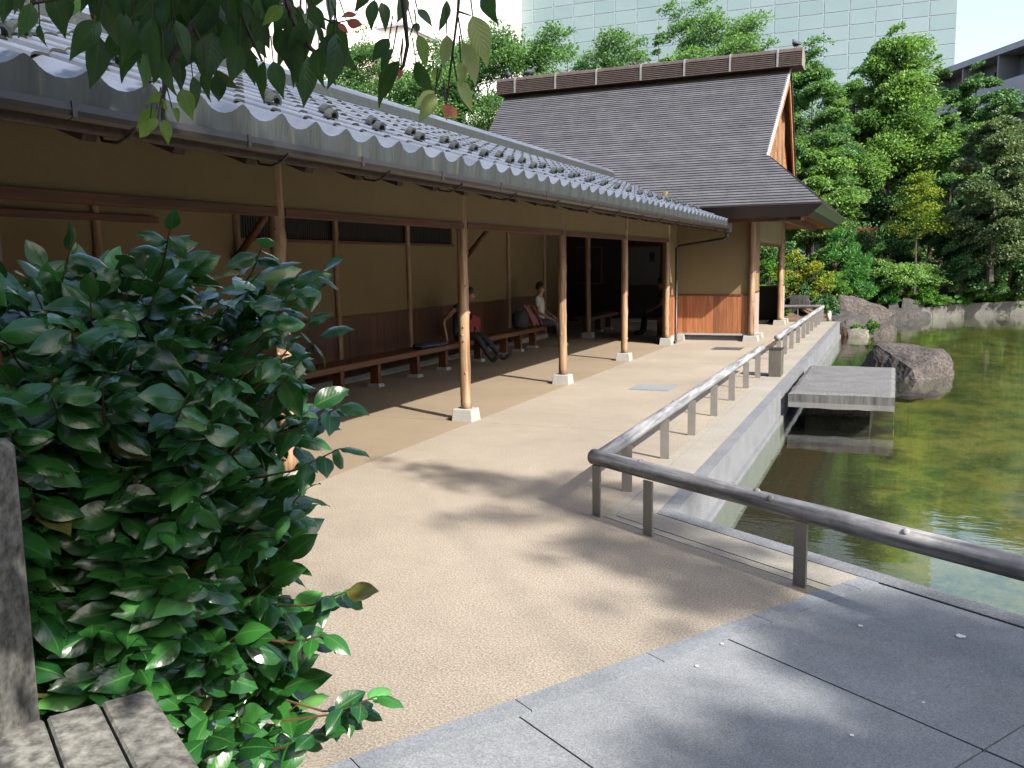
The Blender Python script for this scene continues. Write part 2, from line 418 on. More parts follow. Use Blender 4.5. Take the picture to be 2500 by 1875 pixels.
# pond bed: dark brown beside the wall, algae further out
k = N('pond_bed')
p = k.pos('world'); sp = k.n('ShaderNodeSeparateXYZ'); k.l(p, sp.inputs[0])
wv = k.noise(p, .9, 6, .65); wv2 = k.noise(k.pos('world', (1,.62,1)), 1.25, 9, .78)
fine = k.noise(p, 30, 3, .7)
brn = k.ramp(fine, [(.35, (.008,.006,.004)), (.55, (.024,.018,.011)), (.75, (.07,.055,.035))])
alg = k.ramp(wv2, [(.36, (.022,.036,.012)), (.45, (.06,.074,.02)), (.54, (.125,.12,.03)), (.64, (.17,.142,.045)), (.74,(.15,.145,.04))])
alg = k.mix(.5, alg, k.ramp(fine, [(.3, (.7,.7,.7)), (.7, (1.15,1.15,1.1))]), 'MULTIPLY')
d = k.math('ADD', sp.outputs[0], k.math('MULTIPLY', k.math('SUBTRACT', wv, .5), 1.6))
mask = k.ramp(k.math('MULTIPLY', k.math('ADD', d, 1.4), .5), [(.62, (0,0,0)), (.80, (1,1,1))])
col = k.mix(mask, brn, alg)
M['pondbed'] = k.bsdf(col, .9, fine, .5, .02, .2)

# water surface
k = N('pond_water')
p = k.pos('world', (.6,1.6,1)); r1 = k.noise(p, 1.7, 3, .5); r2 = k.noise(k.pos('world', (.8,2.2,1)), 6.5, 2, .5)
h = k.math('ADD', r1, k.math('MULTIPLY', r2, .22))
bp = k.n('ShaderNodeBump'); bp.inputs['Strength'].default_value = .075; bp.inputs['Distance'].default_value = .05
k.l(h, bp.inputs['Height'])
fr = k.n('ShaderNodeFresnel'); bfc = k.n('ShaderNodeNewGeometry').outputs['Backfacing']; k.l(k.math('SUBTRACT', 1.58, k.math('MULTIPLY', bfc, 1.58-1/1.58)), fr.inputs['IOR']); k.l(bp.outputs[0], fr.inputs['Normal'])
tr = k.n('ShaderNodeBsdfTransparent'); tr.inputs[0].default_value = (.80,.86,.72,1)
gl = k.n('ShaderNodeBsdfGlossy'); gl.inputs['Roughness'].default_value = .015; gl.inputs[0].default_value = (1,1,1,1); k.l(bp.outputs[0], gl.inputs['Normal'])
mx = k.n('ShaderNodeMixShader'); k.l(fr.outputs[0], mx.inputs[0]); k.l(tr.outputs[0], mx.inputs[1]); k.l(gl.outputs[0], mx.inputs[2])
k.l(mx.outputs[0], k.out.inputs[0]); M['water'] = k.m

# pale sheeted building
def panelmat(name, c0, c1, rand):
    k = N(name); oi = k.n('ShaderNodeObjectInfo')
    col = k.ramp(oi.outputs['Random'], [(0, c0), (1, c1)])
    n1 = k.noise(k.pos('world'), .5, 4, .6)
    col = k.mix(.35, col, k.ramp(n1, [(.35, (.88,.88,.9)), (.65, (1.05,1.05,1.05))]), 'MULTIPLY')
    return k.bsdf(col, .45, None, 0, 0, .5)
M['panel'] = panelmat('sheet_panel', (.172,.242,.252), (.20,.268,.278), .1)
M['panelglare'] = panelmat('glare_panel', (.88,.90,.88), (.95,.95,.93), .05)  # overexposed bloom put into the colour as near-white
M['panelgrid'] = plain('sheet_frame', (.31,.365,.38), .6, .05)
M['apartment'] = plain('apartment_wall', (.26,.24,.245), .8, .1, 1)
M['apartroof'] = plain('apartment_slab', (.33,.335,.38), .7, .08, 1)
M['cream'] = plain('cream_wall', (.90,.84,.74), .8, .06, 1)
M['pinkwall'] = plain('pale_wall', (.9,.82,.77), .8, .06, 1)
M['flower'] = plain('pink_flower', (.55,.06,.10), .6, .2)

# ------------------------------------------------------------------ plan lines
A2 = np.array([.528,.849]); B2 = np.array([.849,-.528])          # along the stone band, along the bridge
A2 /= np.linalg.norm(A2); B2 = np.array([A2[1], -A2[0]])
def uv2(u, v): q = A2*u + B2*v; return (q[0], q[1])
U_OUT, U_COP = 4.530, 4.392                                     # pond edge and inner side of its coping
U_GRV, U_STR = 4.13, 4.05
V_BO, V_BI = -2.876, -2.752
X_OUT, X_COP, X_GRV, X_STR = -1.39, -1.51, -1.78, -1.86
Y_END = 27.2
COLX = -4.55; COLY = [5.88, 9.20, 12.52, 15.84, 19.16]; BACKX = -7.85
WATER_Z = -0.40

def clip(poly, nx, ny, c):
    """keep nx*x+ny*y<=c"""
    out = []
    for i in range(len(poly)):
        p, q = poly[i], poly[(i+1) % len(poly)]
        dp, dq = nx*p[0]+ny*p[1]-c, nx*q[0]+ny*q[1]-c
        if dp <= 0: out.append(p)
        if dp*dq < 0:
            t = dp/(dp-dq); out.append((p[0]+t*(q[0]-p[0]), p[1]+t*(q[1]-p[1])))
    return out
def corner(u, x):                                             # where the front line u meets the side line x
    return (x, (u - A2[0]*x)/A2[1])

# ------------------------------------------------------------------ ground, paving, kerbs, pond
mb = MB(); nn = 64
mb.add([(0,40,-1.25)] + [(900*math.cos(2*PI*i/nn), 40+900*math.sin(2*PI*i/nn), -1.25) for i in range(nn)], [(0,i+1,(i+1)%nn+1) for i in range(nn)])
tag(obj('ground', mb, M['lawn']), kind='structure')

mb = MB()
mb.prism([(-80,-25),(-1.45,-25),(-1.45,28.1),(-80,28.1)], -1.2, -.035)
tag(obj('garden_ground', mb, M['lawn']), kind='structure')
mb = MB()
mb.prism([uv2(-12,-2.7), uv2(-12,22), uv2(4.50,22), uv2(4.50,-2.7)], -1.2, -.03)
tag(obj('bridge_ground', mb, M['dark']), kind='structure')

gp = MB(); gp.add([(-9.6,-6,-.012),(-1.0,-6,-.012),(*uv2(U_STR,V_BO),-.012),(*corner(U_STR,X_STR),-.012),(X_STR,27.15,-.012),(-9.6,27.15,-.012)], [(0,1,2,3,4,5)])
g0 = tag(obj('gravel_paving', gp, M['dark']), kind='structure')
g = .005
ys = [-6.0, 2.56] + COLY + [27.15]
yv = lambda x: (V_BO-.003 - B2[0]*x)/B2[1]                     # y on the band line
near = [(-4.42+g, 9.1-g), (-4.42+g, yv(-4.42+g)), uv2(U_STR-.004, V_BO-.003), corner(U_STR-.004, X_STR-.004), (X_STR-.004, 9.1-g)]
m2 = MB(); m2.prism(near, -.011, 0.0); obj('paving_panel', m2, M['gravel'], g0)
for xa, xb, mt, yl in ((-4.42, X_STR-.004, 'gravel', [9.2]+COLY[2:]+[27.15]), (-9.5, -4.42, 'gravel_fine', [-6.0, 2.56]+COLY+[27.15])):
    for y0, y1 in zip(yl[:-1], yl[1:]):
        po = [(xa+g,y0-.1+g),(xb-g,y0-.1+g),(xb-g,y1-.1-g),(xa+g,y1-.1-g)]
        po = clip(po, B2[0], B2[1], V_BO-.003)
        if len(po) < 3: continue
        m2 = MB(); m2.prism(po, -.011, 0.0)
        obj('paving_panel', m2, M[mt], g0)
# triangle of gravel between the last joint, the side strip and the front strip is covered by the kerb strips below

kb = MB()
Q = lambda u, x: corner(u, x)
def strip(o_u, i_u, o_x, i_x, vend, z0, z1, name, mt, par, segs_y=None, segs_v=None, bev=0.0):
    """an L of stones along the pond: side run then front run; one object per stone"""
    c_o, c_i = Q(o_u, o_x), Q(i_u, i_x)
    yy = segs_y or [None]
    # side run
    ye = [c_o[1]] + (segs_y or []) + [Y_END]
    for k_, (a, b) in enumerate(zip(ye[:-1], ye[1:])):
        ya = (c_i[1], c_o[1]) if k_ == 0 else (a, a)
        m2 = MB(); e = .002
        m2.prism([(i_x, ya[0]+e),(o_x, ya[1]+e),(o_x, b-e),(i_x, b-e)], z0, z1)
        obj(name, m2, mt, par, bevel=bev)
    v_o = B2 @ np.array(c_o); v_i = B2 @ np.array(c_i)
    ve = [None] + (segs_v or []) + [vend]
    for k_, (a, b) in enumerate(zip(ve[:-1], ve[1:])):
        va = (v_i, v_o) if k_ == 0 else (a, a)
        e = .002
        m2 = MB(); m2.prism([uv2(i_u, va[0]+e), uv2(i_u, b-e), uv2(o_u, b-e), uv2(o_u, va[1]+e)], z0, z1)
        obj(name, m2, mt, par, bevel=bev)
kb.prism([(X_STR,5.0),(X_OUT-.02,5.0),(X_OUT-.02,Y_END),(X_STR,Y_END)], -1.15, -.02)
kerb = tag(obj('stone_kerb', kb, M['dark']), kind='structure')
strip(U_OUT, U_COP, X_OUT, X_COP, 12.0, -.345, .006, 'coping_stone', M['coping'], kerb, [9.2,12.4,15.6,18.8,22.0,24.9], [-2.75,-.9,.9,2.7,4.5,7])
strip(U_COP-.004, U_GRV+.005, X_COP-.004, X_GRV+.005, V_BO, -.015, .003, 'concrete_strip', M['concrete'], kerb, [9.4,13.0,16.6,20.2,23.8])
strip(U_GRV-.005, U_STR, X_GRV-.005, X_STR, V_BO, -.015, .002, 'concrete_edge', M['concrete'], kerb, [9.4,13.0,16.6,20.2,23.8])
kf = MB(); kf.prism([(-1.5,1.0), uv2(-2,V_BO-.01), uv2(U_STR,V_BO-.01), corner(U_STR,X_STR-.2), (X_STR-.2,2.5)], -1.15, -.03); kf.prism([uv2(U_STR,-3.6), uv2(U_STR,V_BO), uv2(U_OUT-.02,V_BO), uv2(U_OUT-.02,-4.4)], -1.15, -.02); obj('kerb_core', kf, M['dark'], kerb)

# band and slabs of the bridge approach
bp_ = MB(); bp_.add([(*uv2(-6,V_BO),-.014),(*uv2(-6,14),-.014),(*uv2(U_COP,14),-.014),(*uv2(U_COP,V_BO),-.014)], [(0,1,2,3)])
brid = tag(obj('bridge_paving', bp_, M['dark']), kind='structure')
us = [5.101*A2[1]-.213*A2[0]-.744*i for i in range(-1,14)]
us = sorted([u for u in us if u < U_COP-.05] + [U_COP])
for a, b in zip(us[:-1], us[1:]):
    m2 = MB(); e = .0025; m2.prism([uv2(a+e,V_BO+.003), uv2(a+e,V_BI-.003), uv2(b-e,V_BI-.003), uv2(b-e,V_BO+.003)], -.013, .004)
    obj('band_stone', m2, M['granite_band'], brid)
vr = [V_BI + 1.224*i for i in range(0,12)]; ur = [U_COP-.012] + [3.148-1.229*i for i in range(0,7)]
for v0, v1 in zip(vr[:-1], vr[1:]):
    for u1, u0 in zip(ur[:-1], ur[1:]):
        m2 = MB(); e = .005; m2.prism([uv2(u0+e,v0+.004), uv2(u0+e,v1-.004), uv2(u1-e,v1-.004), uv2(u1-e,v0+.004)], -.013, .003+rnd.uniform(-.0015,.0015))
        obj('paving_slab', m2, M['granite'], brid)

# pond walls
pw = MB()
c0 = corner(U_OUT, X_OUT)
n_seg = 60
vs = []; fs = []
for i in range(n_seg+1):
    y = c0[1] + (Y_END-c0[1])*i/n_seg
    for z, dx in ((-.2,.0),(-.28,.0),(-.346,.0),(-.348,.055),(-1.1,.055)):
        vs.append((X_OUT-.02+dx, y, z))
for i in range(n_seg):
    for j in range(4):
        a = i*5+j; fs.append((a,a+5,a+6,a+1))
pw.add(vs, fs)
pw.span(-9.6, X_OUT, Y_END-.3, Y_END, -1.15, -.02)
wob = tag(obj('pond_wall', pw, M['coping'], smooth=False), kind='structure')
fw = MB(); fw.prism([uv2(U_OUT-.3,-4.3), uv2(U_OUT-.3,14), uv2(U_OUT-.004,14), uv2(U_OUT-.004,-4.42)], -1.15, -.347); obj('wall_face', fw, M['wallstone'], wob)

bank = [(-14,28.3),(-4,28.3),(-2.3,28.2),(-1.6,28.6),(-1.2,29.6),(-.55,32.2),(.0,34.3),(.7,35.0),(1.25,35.5),(2.38,37.3),(4.5,38.3),(8,39.3),(14,40.5),(26,41.5),(45,42)]
pb = MB(); pb.add([(-1.5,-6,-.80),(60,-6,-.80),(60,44,-.80),(-1.5,44,-.80)], [(0,1,2,3)])
tag(obj('pond_bed', pb, M['pondbed']), kind='structure')
wt = MB()
shore = [c0] + [(X_OUT+.01,Y_END)] + [(x,y+.25) for x, y in bank[3:]]
front = [uv2(U_OUT,40)]
poly = [(X_OUT+.01,c0[1]), (X_OUT+.01,Y_END), (-1.9,Y_END)] + [(x,y+.25) for x, y in bank[2:]] + [uv2(U_OUT,40)]
wt.add([(p[0],p[1],WATER_Z) for p in poly], [tuple(range(len(poly)-1,-1,-1))])
tag(obj('water', wt, M['water']), kind='structure')

# far bank: rising ground behind a low concrete edge
bk = MB(); prof = [(.0,-.9),(.02,-.02),(.35,.02),(1.0,.22),(2.2,.55),(4.5,1.0),(9,1.6),(20,2.2),(60,2.4)]
P = np.array(bank); den = []
for i in range(len(P)-1):
    for t in np.linspace(0,1,6,endpoint=False): den.append(P[i]*(1-t)+P[i+1]*t)
den.append(P[-1]); den = np.array(den); nd = len(den)
vs = []
for i, q in enumerate(den):
    t = den[min(i+1,nd-1)] - den[max(i-1,0)]; t /= np.linalg.norm(t); nrm = np.array([-t[1],t[0]])
    for d, z in prof:
        nv = nrm if d < 1.5 else (nrm*max(0,1-(d-1.5)/3) + np.array([0,1.0])*min(1,(d-1.5)/3)); nv = nv/np.linalg.norm(nv)
        w = q + nv*d; rise = 1 if q[0] > -2.5 else .35
        vs.append((w[0], w[1], z*(rise if z > .1 else 1) + (.12*noise.noise(Vector((w[0]*.8,w[1]*.8,0))) if d > .9 else 0)))
kk = len(prof); fs = [(i*kk+j,(i+1)*kk+j,(i+1)*kk+j+1,i*kk+j+1) for i in range(nd-1) for j in range(kk-1)]
bk.add(vs, fs); tag(obj('bank', bk, M['soil'], smooth=True), kind='structure')
be = MB(); bd = MB(); seg = [q for q in den if q[0] > -1.62]
for a, b in zip(seg[:-1], seg[1:]):
    t = b-a; t = t/np.linalg.norm(t); nrm = np.array([-t[1],t[0]])
    o = a - nrm*.06; p = b - nrm*.06; o2 = a + nrm*.16; p2 = b + nrm*.16
    ht = .0 + .13*min(1, max(0,(a[0]-.6)/4))
    if a[0] > .8: be.prism([tuple(o),tuple(p),tuple(p2),tuple(o2)], -.9, ht)
    else: bd.prism([tuple(o),tuple(p),tuple(p2),tuple(o2)], -.9, .0)
pe_ = tag(obj('pond_edge', be, M['edge']), kind='structure'); obj('shore_base', bd, M['rockdark'], pe_)

# ------------------------------------------------------------------ waiting arcade
RX0, RZ0, SL = -3.25, 2.60, .392                              # eave edge of the tiles and roof pitch
RIDX = -6.2
def roof_z(x): return RZ0 + SL*(RX0-x)
cs, sn = 1/math.hypot(1,SL), SL/math.hypot(1,SL)
UP = np.array([-cs,0,sn]); NR = np.array([sn,0,cs]); YY = np.array([0,1.0,0])
arc = thing('waiting_arcade', 'long open wooden arcade with silver tiled roof and peeled log columns beside the pond', 'arcade', (-6.2,11,0))

roof = MB(); Y0R, Y1R = .6, 18.95
def under(x, d): return roof_z(x) - d
roof.add([(RX0-.03,Y0R,under(RX0,.07)),(RIDX,Y0R,under(RIDX,.07)),(RIDX,20.9,under(RIDX,.07)),(RX0-.03,Y1R,under(RX0,.07)),
          (RX0-.03,Y0R,under(RX0,.10)),(RIDX,Y0R,under(RIDX,.10)),(RIDX,20.9,under(RIDX,.10)),(RX0-.03,Y1R,under(RX0,.10))],
         [(0,3,2,1),(4,5,6,7),(0,4,7,3),(0,1,5,4)])
xw = 2*RIDX-RX0
roof.add([(xw,Y0R,under(RX0,-.02)),(RIDX,Y0R,under(RIDX,-.02)),(RIDX,21,under(RIDX,-.02)),(xw,21,under(RX0,-.02)),
          (xw,Y0R,under(RX0,.10)),(RIDX,Y0R,under(RIDX,.10)),(RIDX,21,under(RIDX,.10)),(xw,21,under(RX0,.10))],
         [(0,1,2,3),(4,7,6,5),(0,3,7,4)])
roof_o = obj('roof', roof, M['rafter'], arc)

PITCH, EXPO, TL = .3255, .287, .335                           # tile width, course exposure, tile length (along the slope)
prf_t = [(0,.006),(.05,-.008),(.16,-.019),(.32,-.024),(.48,-.020),(.60,-.012),(.648,-.006),(.672,.026),(.715,.036),(.80,.038),(.93,.036),(.975,.024),(1.0,.008)]
prf_e = [(0,.020),(.07,.004),(.18,-.013),(.33,-.024),(.48,-.022),(.61,-.010),(.71,.010),(.79,.033),(.84,.042),(.89,.038),(.95,.029),(1.0,.020)]
def tile_mesh(apron=False, name='tile'):
    prf = prf_e if apron else prf_t
    b = MB(); k = len(prf); th = .014
    for d, lift in ((0,.024),(TL,.004)):
        for t, h in prf: b.v.append(tuple(UP*d + NR*(h+lift) + YY*(t*PITCH)))
    for d, lift in ((0,.024-th),(TL,.004-th)):
        for t, h in prf: b.v.append(tuple(UP*d + NR*(h+lift) + YY*(t*PITCH)))
    for j in range(k-1):
        b.f.append((j,j+1,k+j+1,k+j)); b.m.append(0)
        b.f.append((j,2*k+j,2*k+j+1,j+1)); b.m.append(1)
    b.f.append((0,k,3*k,2*k)); b.m.append(0); b.f.append((k-1,2*k+k-1,3*k+k-1,2*k-1)); b.m.append(0)
    if apron:                                                  # hanging front of the eave tile, straight lower edge
        o = len(b.v)
        for t, h in prf: b.v.append(tuple(NR*(h+.027) + YY*(t*PITCH) + np.array([.010,0,0])))
        for t, h in prf: b.v.append((.012, t*PITCH, -.098 - .012*math.sin(PI*min(1,t/.72))))
        for j in range(k-1): b.f.append((o+j,o+k+j,o+k+j+1,o+j+1)); b.m.append(1)
        for j in range(k-1): b.f.append((j,o+j,o+j+1,j+1)); b.m.append(0)
    me = bpy.data.meshes.new(name); me.from_pydata(b.v, [], [tuple(f) for f in b.f])
    me.materials.append(M['tile']); me.materials.append(M['tilenose']); me.polygons.foreach_set('material_index', b.m)
    me.update(); return me, b
t_me, t_b = tile_mesh(False); e_me, e_b = tile_mesh(True, 'eave_tile')
tiles = []
NROW = 10; NCOL = 56
for r in range(NROW):
    for c_ in range(NCOL):
        o = np.array([RX0, .72 + c_*PITCH, RZ0]) + UP*(r*EXPO) + NR*rnd.uniform(-.002,.002)
        lim = 18.95 + max(0, (RX0-o[0]-.2))*.62
        if o[1] > lim-.2: continue
        x_, y_, z_ = project(o + YY*.16)
        vis = z_ > 0 and -60 < x_ < 2560 and -80 < y_ < 1900
        tiles.append((o, r, c_, np.linalg.norm(o-EYE), vis))
tiles.sort(key=lambda q: (not q[4], q[3]))
field = MB(); tf = []
for i, (o, r, c_, d, vis) in enumerate(tiles):
    ap = r == 0
    if i < 300 and vis:
        q = link('tile', e_me if ap else t_me, roof_o, o)
        q.rotation_euler = (rnd.uniform(-.006,.006), rnd.uniform(-.006,.006), rnd.uniform(-.004,.004))
    else:
        src = e_b if ap else t_b; b0 = len(field.v)
        field.v.extend([tuple(np.array(p)+o) for p in src.v]); field.f.extend([tuple(b0+i_ for i_ in f) for f in src.f]); field.m.extend(src.m)
        tf += [rnd.random()]*len(src.f)
fo = obj('tile_field', field, [M['tile'], M['tilenose']], roof_o); tag(fo, kind='stuff')
a_ = fo.data.attributes.new('tint', 'FLOAT', 'FACE'); a_.data.foreach_set('value', tf)
# snow guards: small hoops on the rolls of the second and third course
sg = MB(); n_ = 9
for dx in (0,.05):
    for i in range(n_):
        t = PI*i/(n_-1)
        for rr_ in (.040,.058): sg.v.append(tuple(YY*(math.cos(t)*rr_) + NR*(.028+math.sin(t)*rr_*1.05) + UP*dx))
for i in range(n_-1):
    for (p0,p1) in ((0,1),): sg.f.append((2*i,2*i+1,2*i+3,2*i+2))
    b0 = 2*n_; sg.f.append((b0+2*i,b0+2*i+2,b0+2*i+3,b0+2*i+1)); sg.f.append((2*i+1,b0+2*i+1,b0+2*i+3,2*i+3)); sg.f.append((2*i,2*i+2,b0+2*i+2,b0+2*i))
sg_me = bpy.data.meshes.new('snow_guard'); sg_me.from_pydata(sg.v, [], sg.f); sg_me.materials.append(M['tilenose']); sg_me.update()
for c_ in range(2, NCOL-1):
    r = 2 if c_ % 2 == 0 else 3
    o = np.array([RX0, .72 + (c_+.82)*PITCH, RZ0]) + UP*(r*EXPO-.02) + NR*.03
    if o[1] < 18.9: link('snow_guard', sg_me, roof_o, o)
# ridge: stacked courses under a round cap
rdz = roof_z(RIDX)
for i, (hw, z0, z1) in enumerate(((.25,rdz-.10,rdz-.035),(.235,rdz-.035,rdz+.02),(.22,rdz+.02,rdz+.075))):
    m2 = MB(); m2.span(RIDX-hw, RIDX+hw, .6, 20.0, z0, z1-.006); obj('ridge_course', m2, M['tilenose'], roof_o)
yy = .6
while yy < 19.99:
    y1 = min(yy+.9, 20.05); m2 = MB()
    pr = [(RIDX+.20*math.cos(PI*i/8), rdz+.075+.10*math.sin(PI*i/8)) for i in range(9)]
    for y_ in (yy+.002, y1-.002):
        for q in pr: m2.v.append((q[0],y_,q[1]))
    for i in range(8): m2.f.append((i,i+1,9+i+1,9+i)); m2.m.append(0)
    m2.f.append(tuple(range(8,-1,-1))); m2.f.append(tuple(range(9,18))); m2.m += [0,0]
    obj('ridge_cap', m2, M['tile'], roof_o, smooth=False); yy = y1

# rafters and gutter brackets
ry = .85; i = 0
raf_me = None
while ry < 18.9:
    m2 = MB(); a = np.array([-3.40,ry,2.44]); b = np.array([RIDX,ry,2.44+SL*(-3.40-RIDX)])
    m2.beam(a, b, .08, .11)
    obj('rafter', m2, M['rafter'], arc)
    if i % 2 == 0:
        m2 = MB(); m2.tube([(-3.46,ry+.08,2.50),(-3.42,ry+.08,2.40),(-3.33,ry+.08,2.385),(-3.255,ry+.08,2.41),(-3.205,ry+.08,2.445)], .008, 6)
        obj('gutter_bracket', m2, M['gutterdark'], arc)
    ry += .5595; i += 1
# eave board behind the tiles, gutter
m2 = MB(); m2.span(-3.30,-3.278,.6,18.92,2.40,2.468); obj('eave_board', m2, M['rafter'], arc)
gy0 = .6; gi = 0
while gy0 < 18.9:
    gy1 = min(gy0+1.112, 18.92); m2 = MB()
    prg = [(-3.200,2.502),(-3.196,2.470),(-3.204,2.448),(-3.225,2.434),(-3.25,2.432),(-3.268,2.445),(-3.272,2.49)]
    pri = [(x-.006 if i < 3 else x, z+.006) for i, (x,z) in enumerate(prg)]
    for y_ in (gy0+.003, gy1-.003):
        for q in prg: m2.v.append((q[0],y_,q[1]))
        for q in [(-3.207,2.502),(-3.204,2.472),(-3.211,2.453),(-3.228,2.441),(-3.247,2.439),(-3.261,2.450),(-3.265,2.49)]: m2.v.append((q[0],y_,q[1]))
    kq = 7
    for j in range(kq-1):
        m2.f.append((j,2*kq+j,2*kq+j+1,j+1)); m2.f.append((kq+j,kq+j+1,3*kq+j+1,3*kq+j)); m2.m += [0,0]
        m2.f.append((j,j+1,kq+j+1,kq+j)); m2.f.append((2*kq+j,3*kq+j,3*kq+j+1,2*kq+j+1)); m2.m += [0,0]
    m2.f.append((0,kq,3*kq,2*kq)); m2.m.append(0)
    obj('gutter', m2, M['gutter'], arc)
    m3 = MB(); m3.span(-3.199,-3.192,gy1-.012,gy1+.012,2.442,2.508); obj('gutter_joint', m3, M['gutterdark'], arc)
    gy0 = gy1
m2 = MB(); m2.span(-3.33,-3.17,18.93,19.08,2.38,2.56); m2.span(-3.29,-3.21,19.08,19.2,2.44,2.53); obj('rain_hopper', m2, M['gutterdark'], arc)
pe = on_y(1647,604,19.9)
m2 = MB(); m2.tube([(-3.25,19.0,2.40),(-3.25,19.02,2.30),(-3.33,19.08,2.25),(-4.36,19.48,2.13),(-4.415,19.50,2.08),(-4.42,19.50,.06),(-4.42,19.46,.03),(-4.42,19.40,.03)], .032, 10)
obj('downpipe', m2, M['gutterdark'], arc, smooth=True)
m2 = MB(); m2.tube([(-3.24,2.44,2.46),(-3.26,2.44,2.30),(-3.28,2.44,.0)], .035, 10); obj('downpipe', m2, M['gutterdark'], arc, smooth=True)

# columns on stone bases
def log_pts(x, y, z0, z1, r0, r1, seed, n=26, lean=.012):
    rr = random.Random(seed); pts = []; rad = []
    lx, ly = rr.uniform(-lean,lean), rr.uniform(-lean,lean)
    for i in range(n+1):
        t = i/n
        pts.append((x + lx*t + .009*noise.noise(Vector((seed*3.1,t*3,0))), y + ly*t + .009*noise.noise(Vector((0,t*3,seed*1.7))), z0+(z1-z0)*t))
        r = r0*(1-t)+r1*t
        r *= 1 + .05*noise.noise(Vector((seed,t*7,2.2)))
        rad.append(r)
    for _ in range(3):
        q = rr.randrange(3, n-2); rad[q] *= 1.10
    return pts, rad
def column(par, x, y, z1, r0, r1, seed, base=(.27,.24,.14), z0=.12):
    m2 = MB(); p, r = log_pts(x, y, z0, z1, r0, r1, seed); m2.tube(p, r, 14, 0, True, .10, seed)
    rr = random.Random(seed+5)
    for _ in range(7):                                        # knots
        z = rr.uniform(.3, z1-.3); t = rr.uniform(-1.9,.6)
        c = np.array([x + (r0*.98)*math.cos(t), y + (r0*.98)*math.sin(t), z])
        m2.tube([c-np.array([math.cos(t),math.sin(t),0])*.02, c+np.array([math.cos(t),math.sin(t),.2])*.012], [.018,.009], 6)
    o = obj('column', m2, M['log'], par, (x,y,0), smooth=True)
    if base:
        m3 = MB(); m3.box((x,y,base[2]/2-.01), (base[0],base[1],base[2]+.02), None, 0, .88)
        obj('stone_base', m3, M['stonebase'], o, bevel=.006)
    return o
for i, y in enumerate(COLY):
    column(arc, COLX, y, 3.02, .064, .056, 11+i*3)
column(arc, -6.75, 20.4, 2.95, .062, .058, 41)
# beam between the columns, plaster above it
ends = [.8] + COLY
for a, b in zip(ends[:-1], ends[1:]):
    m2 = MB(); m2.span(-4.605,-4.492,a+.05,b-.05,2.205,2.268); obj('beam', m2, M['beam'], arc, (-4.55,(a+b)/2,2.2))
    m2 = MB(); m2.span(-4.58,-4.517,a+.0,b+.0,2.268,2.985); obj('plaster_wall', m2, M['plaster'], arc)
m2 = MB(); m2.span(-4.605,-4.492,19.21,19.32,2.205,2.268); obj('beam', m2, M['beam'], arc, (-4.55,19.2,2.2))
# tie beams and knee braces across the arcade
for y in COLY[:4]:
    m2 = MB(); m2.span(BACKX+.06,-4.61,y-.05,y+.05,2.50,2.62); obj('tie_beam', m2, M['rafter'], arc, (-6.2,y,2.5))
    if y not in (COLY[1],COLY[3]): continue
    m2 = MB(); m2.tube([(BACKX+.05,y,1.90),(BACKX+.62,y,2.50)], .05, 8); obj('knee_brace', m2, M['beam'], arc, smooth=True)
# back wall with wainscot, posts and lattice window
WIN = (9.3, 15.45)
def bwall(y0, y1, z0, z1, name='plaster_wall', mt='plaster', dx=.0):
    m2 = MB(); m2.span(BACKX-.10+dx,BACKX+dx,y0,y1,z0,z1); return obj(name, m2, M[mt], arc)
bwall(.8, WIN[0], 0, 3.0); bwall(WIN[0], WIN[1], 0, 2.19); bwall(WIN[0], WIN[1], 2.70, 3.0); bwall(WIN[1], 20.4, 0, 3.0)
m2 = MB(); m2.span(-8.0,-4.6,.72,.80,0,3.4); obj('end_wall', m2, M['plaster'], arc)
m2 = MB(); m2.span(BACKX-.01,BACKX+.035,WIN[0],WIN[1],2.15,2.195); obj('window_sill', m2, M['beam'], arc, (BACKX,12,2.1))
m2 = MB(); y = WIN[0]+.03
while y < WIN[1]:
    m2.span(BACKX-.06,BACKX-.03,y,y+.036,2.19,2.70); y += .052
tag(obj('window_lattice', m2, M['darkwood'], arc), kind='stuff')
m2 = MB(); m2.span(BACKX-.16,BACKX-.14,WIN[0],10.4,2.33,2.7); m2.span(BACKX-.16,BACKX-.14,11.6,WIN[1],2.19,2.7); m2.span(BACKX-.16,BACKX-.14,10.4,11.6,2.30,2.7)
obj('dark_backing', m2, M['darkwood'], arc)  # near-black boards added behind the lattice so the opening looks dark
for y in (2.7,4.9,7.08,9.29,11.5,13.7,18.1,20.3):
    m2 = MB(); p, r = log_pts(BACKX+.02, y, .1, 2.98, .05, .046, int(y*10)); m2.tube(p, r, 10, 0, True, .08, int(y)); obj('wall_post', m2, M['log'], arc, (BACKX,y,0), smooth=True)
y = .85; wi = 0
while y < 20.3:
    y1 = y + .21; m2 = MB(); m2.span(BACKX+.002,BACKX+.018+rnd.uniform(0,.003),y+.003,y1-.003,.12,1.00); obj('wainscot_board', m2, M['plankshade'], arc, (BACKX,y,.5)); y = y1
m2 = MB(); m2.span(BACKX,BACKX+.035,.85,20.3,1.00,1.035); obj('wainscot_rail', m2, M['plankshade'], arc)
m2 = MB(); m2.span(BACKX-.02,BACKX+.10,.85,20.3,-.02,.10); obj('wall_plinth', m2, M['stonebase'], arc)
# low beam and door head at the near end of the wall
m2 = MB(); m2.span(BACKX+.02,BACKX+.09,1.0,7.9,2.33,2.40); obj('door_head', m2, M['beam'], arc)
